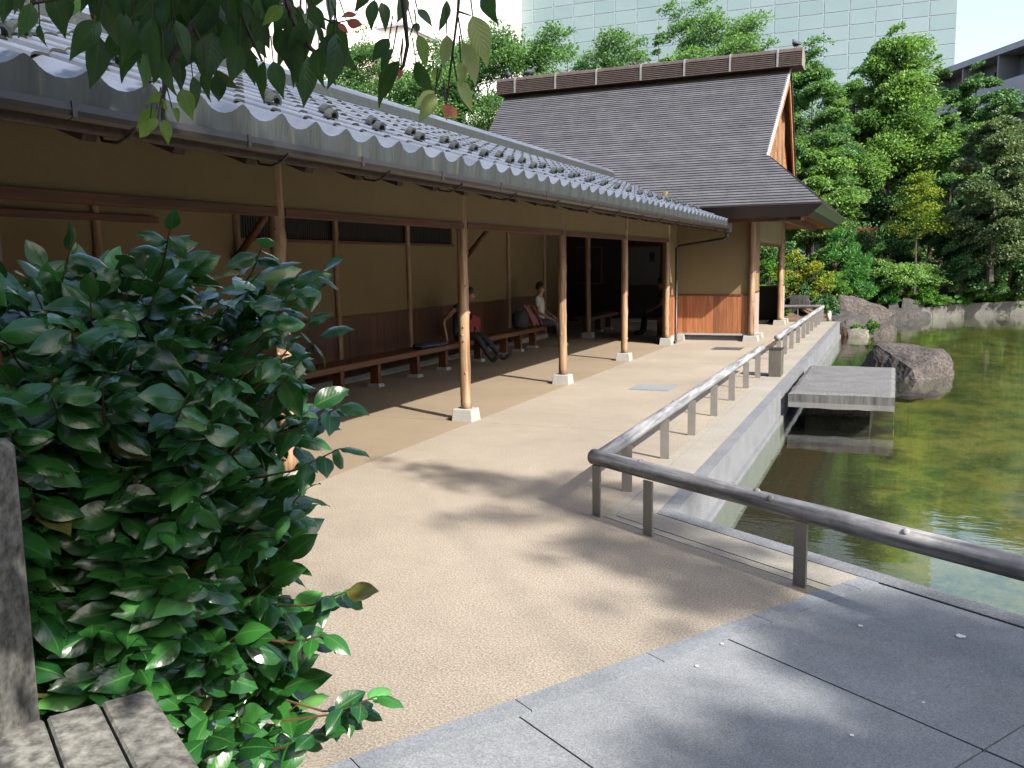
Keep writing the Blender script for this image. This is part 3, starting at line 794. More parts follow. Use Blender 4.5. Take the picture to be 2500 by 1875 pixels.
# east return wall between the last column and the tea house, with cedar boards
m2 = MB(); m2.span(-4.66,-4.60,19.24,20.42,1.06,3.3); obj('plaster_wall', m2, M['plaster'], arc)
y = 19.25
while y < 20.38:
    y1 = min(y+.17, 20.40); m2 = MB(); m2.span(-4.66,-4.588,y+.002,y1-.002,.14,1.02); obj('wainscot_board', m2, M['plank'], arc, (-4.6,y,.5)); y = y1
m2 = MB(); m2.span(-4.67,-4.575,19.24,20.42,1.02,1.06); obj('wainscot_rail', m2, M['beam'], arc)
m2 = MB(); m2.span(-4.70,-4.56,19.3,20.3,-.02,.14); obj('wall_plinth', m2, M['stonebase'], arc)

# ------------------------------------------------------------------ tea house
TX0, TX1, TY0, TY1 = -9.6, -2.9, 20.35, 26.5
tea = thing('tea_house', 'tea house with tall grey shingled roof, open wooden gable and brown ridge', 'house', (-6.2,23.4,0))
TZE, TYE, TZR, TYR = 2.95, 19.0, 6.46, 23.4
sl_t = (TZR-TZE)/(TYR-.05-TYE)
XE, XEW = -1.39, -11.1
GX, GY, GZ = -2.66, 20.42, TZE + sl_t*(20.42-TYE)           # foot of the gable, where the hip meets it
GXR = -2.52                                                 # gable edge at the ridge
GWX = -9.85; GWR = -10.1
NC = 56
north = lambda y: 2*TYR - y
def xe(y):
    if y <= GY: return XE + (GX-XE)*(y-TYE)/(GY-TYE)
    return GX + (GXR-GX)*(y-GY)/(TYR-GY)
def xw_(y):
    if y <= GY: return XEW + (GWX-XEW)*(y-TYE)/(GY-TYE)
    return GWX + (GWR-GWX)*(y-GY)/(TYR-GY)
NT = np.array([0,-sl_t,1.0]); NT /= np.linalg.norm(NT)
deck = MB()
def slope_poly(side):
    ysq = [TYE+.13, GY, TYR]
    L_ = [(xw_(y), y) for y in ysq]; R_ = [(xe(y), y) for y in ysq]
    po = L_ + R_[::-1]
    return [(x, y if side < 0 else north(y), TZE + sl_t*(y-TYE) - .04) for x, y in po]
for side in (-1,1):
    po = slope_poly(side); b0 = len(deck.v); n6 = len(po); deck.v += po + [(p[0],p[1],p[2]-.10) for p in po]
    f1 = tuple(range(b0,b0+n6)); deck.f.append(f1 if side > 0 else f1[::-1]); deck.m.append(0)
    f2 = tuple(range(b0+n6,b0+2*n6)); deck.f.append(f2 if side < 0 else f2[::-1]); deck.m.append(0)
    for i in range(n6): deck.f.append((b0+i,b0+(i+1)%n6,b0+n6+(i+1)%n6,b0+n6+i)); deck.m.append(0)
troof = obj('roof', deck, M['gablewood'], tea)
for i in range(NC):
    ya = TYE + (TYR-.2-TYE)*i/NC; yb = TYE + (TYR-.2-TYE)*(i+1)/NC + .03
    za, zb = TZE + sl_t*(ya-TYE), TZE + sl_t*(yb-TYE)
    m2 = MB(); nx = 14; lo = .030; lb_0 = .014
    tops = []
    for j in range(nx+1):
        t = j/nx; xa = xw_(ya)*(1-t)+xe(ya)*t; xb = xw_(yb)*(1-t)+xe(yb)*t
        jit = .006*noise.noise(Vector((xa*2.2,i*3.3,0)))
        m2.v += [tuple(np.array([xa,ya,za-.04]) + NT*lb_0 + np.array([0,jit,jit*sl_t])), tuple(np.array([xa,ya,za-.04]) + NT*lo + np.array([0,jit,jit*sl_t])), tuple(np.array([xb,yb,zb-.04]) + NT*.002)]
    for j in range(nx):
        a = 3*j; m2.f += [(a,a+3,a+4,a+1),(a+1,a+4,a+5,a+2)]; m2.m += [0,0]
    m2.f += [(0,1,2),(3*nx,3*nx+2,3*nx+1)]; m2.m += [0,0]
    obj('shingle_course', m2, M['shingle'], troof)
# north slope and the two hips, stepped in the same courses
m2 = MB()
for i in range(NC):
    ya = TYE + (TYR-.2-TYE)*i/NC; yb = TYE + (TYR-.2-TYE)*(i+1)/NC + .03
    za, zb = TZE + sl_t*(ya-TYE), TZE + sl_t*(yb-TYE); nt = NT*np.array([1,-1,1])
    A_ = np.array([xw_(ya),north(ya),za-.04]); B_ = np.array([xe(ya),north(ya),za-.04]); C_ = np.array([xe(yb),north(yb),zb-.04]); D_ = np.array([xw_(yb),north(yb),zb-.04])
    m2.add([A_,B_,A_+nt*.028,B_+nt*.028,C_+nt*.002,D_+nt*.002], [(0,2,3,1),(2,5,4,3)])
nh = 18
for i in range(nh):
    ya = TYE + (GY-TYE)*i/nh; yb = TYE + (GY-TYE)*(i+1)/nh + .01; za, zb = TZE + sl_t*(ya-TYE)-.04, TZE + sl_t*(yb-TYE)-.04
    for fx, sgn in ((xe,1),(xw_,-1)):
        o3 = np.array([sgn*.020,0,.020])
        A_ = np.array([fx(ya),ya,za]); B_ = np.array([fx(ya),north(ya),za]); C_ = np.array([fx(yb),north(yb),zb]); D_ = np.array([fx(yb),yb,zb])
        m2.add([A_,B_,A_+o3,B_+o3,C_+o3*.1,D_+o3*.1], [(0,1,3,2),(2,3,4,5)] if sgn > 0 else [(0,2,3,1),(2,5,4,3)])
tag(obj('shingle_field', m2, M['shingle'], troof), kind='stuff')
# thick inward-sloping fascia
IN, FB = .29, 2.66
def ring(xa, xb, ya, yb, z): return [(xa,ya,z),(xb,ya,z),(xb,yb,z),(xa,yb,z)]
m2 = MB(); ro = ring(XEW-.014,XE+.014,TYE-.014,north(TYE)+.014,TZE-.012); rm = ring(XEW-.012,XE+.012,TYE-.012,north(TYE)+.012,TZE-.05); ri = ring(XEW+IN,XE-IN,TYE+.22,north(TYE)-.22,FB)
m2.add(ro+rm+ri, [(i,4+i,4+(i+1)%4,(i+1)%4) for i in range(4)] + [(4+i,8+i,8+(i+1)%4,4+(i+1)%4) for i in range(4)])
obj('eave_fascia', m2, M['fascia'], troof)
# east fascia face: lighter sheet with the water's greenish reflected light in its colour
m2 = MB(); m2.v = [(XE+.016,TYE+.02,TZE-.054),(XE+.016,north(TYE)-.02,TZE-.054),(XE-IN+.006,north(TYE)-.23,FB+.01),(XE-IN+.006,TYE+.23,FB+.01)]; m2.f = [(0,1,2,3)]; m2.m = [0]
k = N('eave_reflected_light'); M['eavereflect'] = k.bsdf((.22,.23,.20), .28, None, 0, 0, .5, Metallic=.55)
obj('eave_reflection', m2, M['eavereflect'], troof)
# soffit, eave beams, rafters
m2 = MB()
so_o = ring(XEW+IN,XE-IN,TYE+.22,north(TYE)-.22,FB+.012); so_i = ring(TX0,TX1+.03,TY0-.03,TY1+.03,3.02)
m2.add(so_o+so_i, [(i,(i+1)%4,4+(i+1)%4,4+i) for i in range(4)])
obj('soffit', m2, M['gablewood'], tea)
m2 = MB(); m2.span(-11,-1.75,19.55,19.66,2.60,2.70); obj('eave_beam', m2, M['beam'], tea)
m2 = MB(); m2.span(-2.25,-2.14,19.4,27.4,2.60,2.70); obj('eave_beam', m2, M['beam'], tea)
for i in range(13):
    y = 19.9 + i*.56; m2 = MB(); m2.beam((-1.75,y,2.69),(-2.9,y,3.0), .06, .07); obj('eave_rafter', m2, M['gablewood'], tea, (-2,y,2.8))
for i in range(12):
    x = -2.2 - i*.6; m2 = MB(); m2.beam((x,19.3,2.67),(x,20.3,2.98), .06, .08); obj('eave_rafter', m2, M['rafter'], tea, (x,20,2.8))
m2 = MB(); m2.beam((-1.78,19.32,2.64),(-2.92,20.4,2.9), .10, .10); obj('hip_rafter', m2, M['beam'], tea)
# gable: recessed boards, struts, white trimmed barge, ridge
zz = [GZ-.35 + .36*i for i in range(9)]
for z0, z1 in zip(zz[:-1], zz[1:]):
    yA = lambda z: TYE + (z-TZE)/sl_t + .12
    if z1 > TZR-.15: z1 = TZR-.15
    if z1 <= z0: continue
    a0, a1 = yA(z0), yA(z1)
    m2 = MB(); e = .003
    for x in (-2.80+rnd.uniform(0,.004), -2.84):
        m2.v += [(x,a0,z0+e),(x,north(a0),z0+e),(x,north(a1),z1-e),(x,a1,z1-e)]
    m2.f = [(0,1,2,3),(7,6,5,4),(0,4,5,1),(3,2,6,7),(0,3,7,4),(1,5,6,2)]; m2.m = [0]*6
    obj('gable_board', m2, M['gablewood'], tea, (-2.8,23.4,z0))
for yy_, w_ in ((22.55,.10),(23.4,.14),(24.25,.10)):
    zt = TZE + sl_t*((yy_ if yy_ < TYR else north(yy_))-TYE) - .12
    m2 = MB(); m2.span(-2.796,-2.74,yy_-w_/2,yy_+w_/2,GZ-.3,zt); obj('gable_strut', m2, M['log'], tea)
def barge(y0, y1, dz0, dz1, th, off, name, mt, side=1):
    m2 = MB()
    pts = []
    for y in (y0,y1):
        x = xe(y) + off; z = TZE + sl_t*(y-TYE); yn = y if side < 0 else north(y)
        pts += [(x,yn,z+dz0),(x,yn,z+dz1),(x-th,yn,z+dz0),(x-th,yn,z+dz1)]
    m2.add(pts, [(0,1,5,4),(2,6,7,3),(0,4,6,2),(1,3,7,5),(0,2,3,1),(4,5,7,6)]); obj(name, m2, mt, tea)
barge(GY-.02, TYR, -.02, -.15, .05, .012, 'barge_trim', M['white'], -1)
barge(GY-.02, TYR, -.15, -.42, .04, -.02, 'barge_board', M['gablewood'], -1)
barge(GY-.02, TYR, -.01, -.16, .05, .012, 'barge_trim', M['fascia'], 1)
barge(GY-.02, TYR, -.16, -.50, .04, -.02, 'barge_board', M['gablewood'], 1)
m2 = MB(); RX_a, RX_b = -10.23, -2.24
prr = []
for i in range(7):
    z = 6.40 + .046*i; hw = .40 - .004*i
    prr += [(hw,z),(hw,z+.027),(hw-.045,z+.028),(hw-.045,z+.0455)]
half = prr + [(.385-.02,6.73),(.34,6.79),(.26,6.83),(.13,6.855),(0,6.862)]
full = half + [(-a,b) for a, b in half[::-1][1:]]
for x in (RX_a, RX_b):
    for a, b in full: m2.v.append((x,TYR-a,b))
kf_ = len(full)
for i in range(kf_-1): m2.f.append((i,i+1,kf_+i+1,kf_+i)); m2.m.append(0)
m2.f.append(tuple(range(kf_))[::-1]); m2.m.append(0)
m2.f.append(tuple(range(kf_,2*kf_))); m2.m.append(0)
m2.f.append((kf_-1,0,kf_,2*kf_-1)); m2.m.append(0)
rc = obj('ridge_cap', m2, M['ridgecap'], troof)
m3 = MB(); m3.add([(RX_b+.004,TYR-a,b) for a, b in [(.40,6.41),(.385,6.73),(.34,6.79),(.13,6.855),(-.13,6.855),(-.34,6.79),(-.385,6.73),(-.40,6.41)]], [tuple(range(8))[::-1]])
obj('ridge_end', m3, M['rockpale'], troof)
for x in (-9.68,-8.51,-7.37,-6.18,-5.06,-3.93,-2.80):
    m2 = MB(); hb = [(.412,6.40),(.397,6.735),(.35,6.80),(.265,6.843),(.13,6.868),(0,6.876)]; fb = hb + [(-a,b) for a, b in hb[::-1][1:]]
    for xx in (x-.022,x+.022):
        for a, b in fb: m2.v.append((xx,TYR-a,b))
    q_ = len(fb)
    for i in range(q_-1): m2.f.append((i,i+1,q_+i+1,q_+i)); m2.m.append(0)
    m2.f += [tuple(range(q_))[::-1], tuple(range(q_,2*q_))]; m2.m += [0,0]
    obj('ridge_band', m2, M['steel'], troof)
# walls: south
def wall(x0,x1,y0,y1,z0,z1,name='plaster_wall',mt='plaster'):
    m2 = MB(); m2.span(x0,x1,y0,y1,z0,z1); return obj(name, m2, M[mt], tea)
wall(-4.60,TX1-.05,TY0,TY0+.08,1.055,3.05)
x = -4.595; k_i = 0
wid = [.13,.10,.16,.13,.15,.17,.15,.14,.13,.12,.15,.12,.14]
while x < -2.98:
    x1 = min(x+wid[k_i % 13], -2.965); m2 = MB(); m2.span(x+.0015,x1-.0015,TY0-.012-rnd.uniform(0,.003),TY0+.05,.165,1.018); obj('wainscot_board', m2, M['plank'], tea, (x,TY0,.5)); x = x1; k_i += 1
wall(-4.60,-2.95,TY0-.03,TY0+.06,1.018,1.055,'wainscot_rail','beam')
wall(-4.56,-2.92,TY0-.035,TY0+.07,.125,.165,'sill_beam','stonebase')
wall(-4.40,-3.10,TY0+.03,TY0+.2,-.02,.125,'plinth','coping')
m2 = MB(); m2.box((-4.50,TY0-.02,.06),(.20,.2,.14),None,0,.9); obj('stone_base', m2, M['stonebase'], tea, bevel=.006)
# corner and door columns with bases
column(tea, TX1-.01, 20.30, 3.0, .072, .066, 61, (.34,.30,.13))
column(tea, TX1-.01, 25.66, 3.0, .072, .066, 67, (.34,.30,.13))
m2 = MB(); m2.box((-2.9,21.15,.06),(.28,.24,.14),None,0,.9); obj('stone_base', m2, M['stonebase'], tea, bevel=.006)
m2 = MB(); m2.box((-2.9,26.45,.06),(.28,.24,.14),None,0,.9); obj('stone_base', m2, M['stonebase'], tea, bevel=.006)
# east face
for y0, y1 in ((20.39,21.28),(25.75,26.5)):
    wall(TX1-.06,TX1,y0,y1,1.10,3.05)
    wall(TX1-.07,TX1+.015,y0,y1,1.06,1.10,'wainscot_rail','beam')
    y = y0
    while y < y1-.02:
        ye_ = min(y+.15,y1); m2 = MB(); m2.span(TX1-.06,TX1+.004,y+.006,ye_-.012,.15,1.06); obj('wainscot_board', m2, M['plank'], tea, (TX1,y,.5))
        m2 = MB(); m2.span(TX1-.03,TX1+.016,ye_-.014,ye_+.004,.15,1.06); obj('wainscot_batten', m2, M['white'], tea); y = ye_
    wall(TX1-.07,TX1+.02,y0,y1,.115,.15,'sill_beam','stonebase')
wall(TX1-.06,TX1-.01,21.30,25.58,2.20,3.05,'lintel_panel','lintelplaster')
wall(TX1-.09,TX1+.01,21.28,25.6,2.13,2.20,'door_lintel','beam')
wall(TX1-.05,TX1+.012,21.27,21.31,1.06,3.05,'door_jamb','log')
# west and north walls, inside
wall(TX0-.1,TX0,TY0,TY1,0,4.2,'plaster_wall','plaster'); wall(TX0,BACKX,TY0-.02,TY0+.08,0,3.6)  # hidden south wall added at full height to block light
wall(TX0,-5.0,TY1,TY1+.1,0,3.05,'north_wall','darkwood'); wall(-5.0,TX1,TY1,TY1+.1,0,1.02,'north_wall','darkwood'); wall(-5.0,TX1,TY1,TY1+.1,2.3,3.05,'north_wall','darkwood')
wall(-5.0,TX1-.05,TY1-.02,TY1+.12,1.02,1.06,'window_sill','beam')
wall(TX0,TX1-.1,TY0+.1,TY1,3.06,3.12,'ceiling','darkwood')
wall(-6.66,-4.66,TY0,TY0+.06,2.75,3.05,'transom','darkwood')
wall(-8.9,-3.3,TY1-.45,TY1-.02,-.02,.09,'wall_plinth','stonebase')
for q0, q1, mt, lab in (((1409,606),(1466,690),'glassdark','dark glazed notice case on the back wall inside the tea house'),((1528,606),(1606,692),'paper','pale notice sheet on the back wall inside the tea house')):
    a = on_y(*q0, 26.42); b = on_y(*q1, 26.42)
    nb = thing('notice_board', lab, 'notice board', ((a[0]+b[0])/2,26.42,b[2]))
    m2 = MB(); m2.span(a[0]-.04,b[0]+.04,26.43,26.475,b[2]-.04,a[2]+.04); obj('frame', m2, M['beam'], nb)
    m2 = MB(); m2.span(a[0],b[0],26.415,26.43,b[2],a[2]); obj('sheet', m2, M[mt], nb)
    if mt == 'paper':
        m2 = MB(); m2.span(b[0]-.26,b[0]-.1,26.409,26.415,a[2]-.42,a[2]-.14); obj('picture', m2, M['glassdark'], nb)

# ------------------------------------------------------------------ benches
def bench(x0, x1, y0, y1, legs, label, z=.455):
    t = thing('bench', label, 'bench', ((x0+x1)/2,(y0+y1)/2,0), 'cedar benches in the arcade')
    nb_ = 3; w = (x1-x0)/nb_
    for i in range(nb_):
        m2 = MB(); m2.span(x0+i*w+.003,x0+(i+1)*w-.003,y0,y1,z-.05,z+(.001 if i == 1 else 0)); obj('seat_board', m2, M['bench'], t, bevel=.003)
    m2 = MB(); m2.span(x1-.02,x1+.012,y0,y1,z-.085,z-.006); obj('front_rail', m2, M['bench'], t, bevel=.003)
    for y in legs:
        m2 = MB(); m2.span(x1-.26,x1-.12,y-.045,y+.045,.05,z-.05); lg = obj('leg', m2, M['bench'], t)
        m3 = MB(); m3.box((x1-.19,y,.02),(.22,.17,.06),None,0,.85); obj('stone_foot', m3, M['stonebase'], lg)
    return t
bench(-7.40,-6.95,8.7,14.42,[9.3,10.42,11.4,12.6,13.6],'long cedar bench nearest the camellia bush along the arcade wall')
bench(-7.40,-6.95,14.62,18.0,[15.0,16.2,16.95,17.75],'shorter cedar bench behind the two sitters, holding the dark bag')
bench(-7.40,-6.95,21.0,23.6,[21.3,22.4,23.3],'dim bench inside the tea house behind the inner column')
bench(-5.45,-5.0,21.0,23.0,[21.2,22.8],'dim bench in the dark beside the last arcade column')

# ------------------------------------------------------------------ handrails, lamp box, bollard, covers
def knots(mb_, pts, r, seed, n):
    rr = random.Random(seed)
    a, b = V3(pts[0]), V3(pts[-1]); d = (b-a)/np.linalg.norm(b-a)
    s_ = np.cross(d, (0,0,1)); 
    for _ in range(n):
        t = rr.uniform(.05,.95); ang = rr.uniform(-.7,.9); c = a+(b-a)*t; nrm = math.cos(ang)*np.array([0,0,1.0]) + math.sin(ang)*s_
        mb_.tube([c+nrm*r*.8, c+nrm*(r+.006)], [.026,.016], 8)
def rail_log(a, b, r, seed, n=40):
    a, b = V3(a), V3(b); pts = []; rad = []
    for i in range(n+1):
        t = i/n; q = a+(b-a)*t
        q = q + np.array([0,0,.004*noise.noise(Vector((seed,t*6,0)))])
        pts.append(q); rad.append(r*(1+.035*noise.noise(Vector((t*9,seed,3)))))
    m2 = MB(); m2.tube(pts, rad, 16, 0, True, .05, seed); knots(m2, [a,b], r, seed, 8); return m2
def post(t, x, y, axw, h=.37, w=.082):
    m2 = MB(); ax = np.array([axw[0],axw[1],0.0]); ax /= np.linalg.norm(ax); ay = np.array([-ax[1],ax[0],0])
    m2.box((x,y,h/2), (w,.014,h), (ax,ay,(0,0,1))); obj('post', m2, M['steel'], t)
AX = np.array([-.889,.457])
RZ, RR = .415, .052
h1 = thing('handrail', 'near grey log handrail on steel posts running along the pond kerb', 'handrail', (-1.9,10,0), 'log handrails beside the pond')
obj('rail', rail_log((-1.905,5.99,RZ),(-1.905,14.55,RZ),RR,3,60), M['rail'], h1, (-1.9,10,RZ), smooth=True)
for y in (6.655,7.913,9.097,10.337,11.571,12.763,13.94): post(h1, -1.888, y, (1,0))
h2 = thing('handrail', 'far grey log handrail past the lamp box, running on to the pond end', 'handrail', (-1.9,22,0), 'log handrails beside the pond')
obj('rail', rail_log((-1.905,16.47,RZ),(-1.905,27.42,RZ),RR,5,60), M['rail'], h2, (-1.9,22,RZ), smooth=True)
for y in (16.6,17.63,18.81,20.146,21.387,22.468,23.588,24.817,25.845,27.046): post(h2, -1.89, y, (1,0))
h3 = thing('handrail', 'short log handrail closing the far end of the terrace, square to the pond', 'handrail', (-2.6,27.5,0), 'log handrails beside the pond')
obj('rail', rail_log((-1.90,27.5,RZ),(-4.2,27.5,RZ),RR,8,20), M['railx'], h3, (-2.6,27.5,RZ), smooth=True)
for x in (-2.6,-3.6): post(h3, x, 27.5, (0,1))
h4 = thing('handrail', 'weathered brown grey log handrail crossing the foreground on steel posts', 'handrail', (0,4.9,0), 'log handrails beside the pond')
v0 = B2 @ np.array([-1.93,5.97]); ur_ = A2 @ np.array([-1.93,5.97])
pa = uv2(ur_-.0, v0-.02); pb_ = uv2(ur_-.06, 3.4)
obj('rail', rail_log((*pa,RZ+.004),(*pb_,RZ+.004),RR+.004,12,60), M['railb'], h4, (0,4.9,RZ), smooth=True)
h4.rotation_euler = (0,0,0)
for x, y in ((-1.901,5.914),(-1.444,5.597),(-.423,4.972),(.78,4.22),(1.65,3.68)): post(h4, x, y, B2)
lb = thing('lamp_box', 'square brown steel lamp box on the kerb between two handrails', 'lamp box', (-1.66,14.29,0))
m2 = MB(); m2.span(-1.752,-1.565,14.13,14.47,0.003,.42); obj('body', m2, M['boxsteel'], lb, bevel=.004)
m2 = MB(); m2.span(-1.757,-1.56,14.125,14.475,.42,.432); obj('lid', m2, M['gutterdark'], lb)
wb = thing('bollard', 'small white round bollard beyond the end handrail by the rocks', 'bollard', (-1.77,28.1,0))
m2 = MB(); m2.tube([(-1.77,28.1,-.05),(-1.77,28.1,.22)], .065, 12); obj('body', m2, M['white'], wb, smooth=True)
m2 = MB(); m2.tube([(-1.77,28.1,.222),(-1.77,28.1,.25),(-1.77,28.1,.27)], [.07,.065,.03], 12); obj('cap', m2, M['steel'], wb, smooth=True)
def cover(name, label, x0, x1, y0, y1, mt, bars):
    t = thing(name, label, 'drain cover', ((x0+x1)/2,(y0+y1)/2,0))
    m2 = MB(); m2.span(x0,x1,y0,y1,-.005,.004); obj('plate', m2, M[mt], t)
    if bars:
        for i in range(4):
            m2 = MB(); w = (x1-x0-.03)/4; m2.span(x0+.015+i*w+.006,x0+.015+(i+1)*w-.006,y0+.03,y1-.03,.004,.009); obj('panel', m2, M['granite_band'], t)
    else:
        m2 = MB(); m2.span((x0+x1)/2-.07,(x0+x1)/2+.03,(y0+y1)/2-.03,(y0+y1)/2+.03,.004,.007); obj('handle_plate', m2, M['gutterdark'], t)
cover('drain_cover', 'grey square drain cover of four strips in the gravel', -3.44,-2.85,12.15,12.74,'granite',True)
cover('drain_cover', 'pale square drain cover with small dark handle by the tea house', -3.41,-2.82,18.2,18.78,'paper',False)

m2 = MB()
for px, py, r in ((2101,1528,.012),(2346,1553,.022),(1763,1572,.008),(2080,1795,.008),(1702,1626,.008),(2255,1715,.006)):
    c = on_z(px,py,.007); m2.add([(c[0]+r*(1+.35*math.sin(5*t))*math.cos(t), c[1]+r*(1+.3*math.cos(3*t))*math.sin(t), .0085) for t in np.linspace(0,2*PI,11)[:-1]], [tuple(range(10))])
tag(obj('bird_droppings', m2, M['shoe']), 'small white splashes of bird droppings on the grey slabs', 'droppings', None, 'stuff')

# ------------------------------------------------------------------ stones
def rock(name, label, pts, mt, seed, sub=3, amp=.05, cat='rock', group='rocks at the pond edge', sharp=.0):
    bm = bmesh.new()
    for p in pts: bm.verts.new(p)
    r = bmesh.ops.convex_hull(bm, input=bm.verts[:])
    bmesh.ops.delete(bm, geom=[v for v in bm.verts if not v.link_faces], context='VERTS')
    bmesh.ops.triangulate(bm, faces=bm.faces[:])
    for i in range(sub):
        bmesh.ops.subdivide_edges(bm, edges=bm.edges[:], cuts=1, use_grid_fill=True, smooth=.05 if i == 0 else 0.02)
        bmesh.ops.triangulate(bm, faces=bm.faces[:])
    bm.normal_update()
    for v in bm.verts:
        q = Vector(v.co)*1.6 + Vector((seed,0,0))
        d = noise.noise(q)*1.0 + .5*noise.noise(q*2.7) + .3*noise.noise(q*6.5) + .16*noise.noise(q*15)
        rg = 1-abs(noise.noise(q*1.9+Vector((9,9,9))))
        v.co += v.normal*amp*(d - .5*(rg**6))
    me = bpy.data.meshes.new(name); bm.to_mesh(me); bm.free()
    c = np.mean(np.array(pts), axis=0); c[2] = min(p[2] for p in pts)
    me.transform(Matrix.Translation(Vector(-c))); me.materials.append(M[mt])
    o = link(name, me, None, c); tag(o, label, cat, group); return o
rock('rock', 'large brown boulder standing in the water behind the flat stone slab', [(-.68,19.7,-.6),(-.45,18.2,-.6),(.05,17.35,-.6),(.5,17.25,-.6),(1.12,18.35,-.6),(1.05,19.6,-.6),(.2,20.1,-.6),(-.52,19.3,-.2),(-.3,18.9,.12),(.28,18.75,.14),(.85,18.35,.03),(1.03,18.4,-.12),(.92,19.2,.02),(0,19.5,.11),(.35,17.5,-.2)], 'rock', 3, 4, .05)
rock('rock', 'tall slanting boulder at the far end of the terrace', [(-1.9,30.8,.40),(-1.62,30.7,.62),(-1.2,31.1,.60),(.02,31.9,-.02),(.06,32.3,-.12),(-.3,31.4,-.3),(-1.25,30.9,-.12),(-1.95,30.6,-.6),(-1.0,30.7,-.6),(-.25,31.6,-.5),(-1.6,32.6,-.5),(-.2,33,-.5),(-1.5,32.2,.5),(-.4,32.5,.2)], 'rock', 8, 4, .06)
rock('rock', 'grey boulder with pale foot where the low concrete edge begins', [(.25,34.5,-.6),(.75,34.6,-.6),(1.25,35.2,-.6),(1.2,35.7,-.6),(.2,36,-.6),(.28,34.9,.36),(.5,35,.34),(.95,35.3,.1),(1.22,35.4,-.2),(.4,36,.3)], 'rockdark', 5, 3, .05)
rock('rock', 'dark boulder tucked between the slanting boulder and the grey one', [(-.25,34.0,-.6),(.25,34.2,-.6),(.3,35.2,-.6),(-.4,35,-.6),(-.15,34.4,.12),(.15,34.5,.14),(.1,35.1,.2),(-.3,34.9,.16)], 'rockdark', 15, 3, .05)
rock('rock', 'flat pale stone at the waterline beside the kerb end', [(-1.16,26.75,-.6),(-.62,26.7,-.6),(-.55,27.3,-.6),(-1.1,27.4,-.6),(-1.08,26.85,-.2),(-.7,26.85,-.19),(-.62,27.2,-.22),(-1.05,27.3,-.2)], 'rockpale', 25, 3, .03)
rock('rock', 'rust brown stone against the end of the pond wall', [(-1.36,26.9,-.6),(-1.17,26.8,-.6),(-1.15,27.3,-.6),(-1.36,27.4,-.6),(-1.34,27,-.13),(-1.2,26.95,-.16),(-1.22,27.2,-.14)], 'rockorange', 35, 3, .03)
rock('rock', 'low grey stone under the tip of the slanting boulder', [(-.42,27.6,-.6),(.12,27.85,-.6),(.15,28.5,-.6),(-.4,28.6,-.6),(-.36,27.8,-.12),(-.1,27.9,-.09),(.1,28.1,-.22),(-.2,28.5,-.08)], 'rock', 45, 3, .04)
rock('rock', 'small white stone at the foot of the concrete edge on the right', [(3.55,37.75,-.6),(4.05,37.8,-.6),(4.0,38.1,-.6),(3.5,38.1,-.6),(3.7,37.85,-.2),(3.85,37.85,-.25)], 'rockpale', 55, 2, .02)
rock('rock', 'low dark mass standing in for the shadow between the terrace end and slanting boulder', [(-1.95,28.3,-.6),(-1.2,28.2,-.6),(-.8,29.2,-.6),(-.9,30.4,-.6),(-2.0,30.3,-.6),(-1.85,28.6,.02),(-1.3,28.5,-.05),(-1.0,29.3,-.02),(-1.1,30.2,.10),(-1.9,30.1,.15)], 'rockdark', 85, 3, .07)  # added dark mass in place of the shadow beneath the boulder
rock('standing_stone', 'dark upright stone slab behind the end handrail', [(-3.05,29.4,-.3),(-2.42,29.4,-.3),(-2.45,29.75,-.3),(-3.0,29.75,-.3),(-3.03,29.45,.67),(-2.47,29.45,.68),(-2.5,29.65,.64),(-2.98,29.65,.62)], 'rockdark', 65, 3, .025, 'stone')
rock('rock', 'mossy boulder half hidden under the low maple', [(-.7,36.5,-.1),(.1,36.3,-.1),(.6,36.8,-.1),(.3,38,-.1),(-.7,38,-.1),(-.5,36.8,.75),(.0,36.7,.85),(.4,37.2,.6),(-.2,37.6,.9)], 'soil', 75, 3, .08)
sb = thing('stone_slab', 'large flat rectangular stone slab jutting over the water from the kerb', 'stone slab', (-.6,14.2,-.4))
m2 = MB(); bm = bmesh.new()
bmesh.ops.create_grid(bm, x_segments=24, y_segments=40, size=.5)
for v in bm.verts:
    x = -1.285 + (v.co.x+.5)*1.345 + .04*(v.co.y+.5)*0; y = 12.57 + (v.co.y+.5)*3.42
    e = min(v.co.x+.5,.5-v.co.x,v.co.y+.5,.5-v.co.y)
    v.co = (x + .012*noise.noise(Vector((x*3,y*3,1))), y + .02*noise.noise(Vector((x*2.5,y*3,5))) , -.002 + .010*noise.noise(Vector((x*2.2,y*2.2,0))) - (.02 if e < .001 else 0))
ret = bmesh.ops.extrude_face_region(bm, geom=bm.faces[:])
for v in [g_ for g_ in ret['geom'] if isinstance(g_, bmesh.types.BMVert)]:
    v.co.z = -.205 - .02*abs(noise.noise(Vector((v.co.x*5,v.co.y*5,3))))
bmesh.ops.recalc_face_normals(bm, faces=bm.faces[:])
me = bpy.data.meshes.new('slab'); bm.to_mesh(me); bm.free()
me.materials.append(M['slabtop']); me.materials.append(M['slabside'])
for p in me.polygons: p.material_index = 0 if abs(p.normal.z) > .6 else 1
me.transform(Matrix.Translation(Vector((.6,-14.2,.4)))); link('slab', me, sb, (-.6,14.2,-.4))
m2 = MB(); m2.span(-1.1,-.25,13.1,15.5,-1.1,-.21); obj('footing', m2, M['rockdark'], sb)

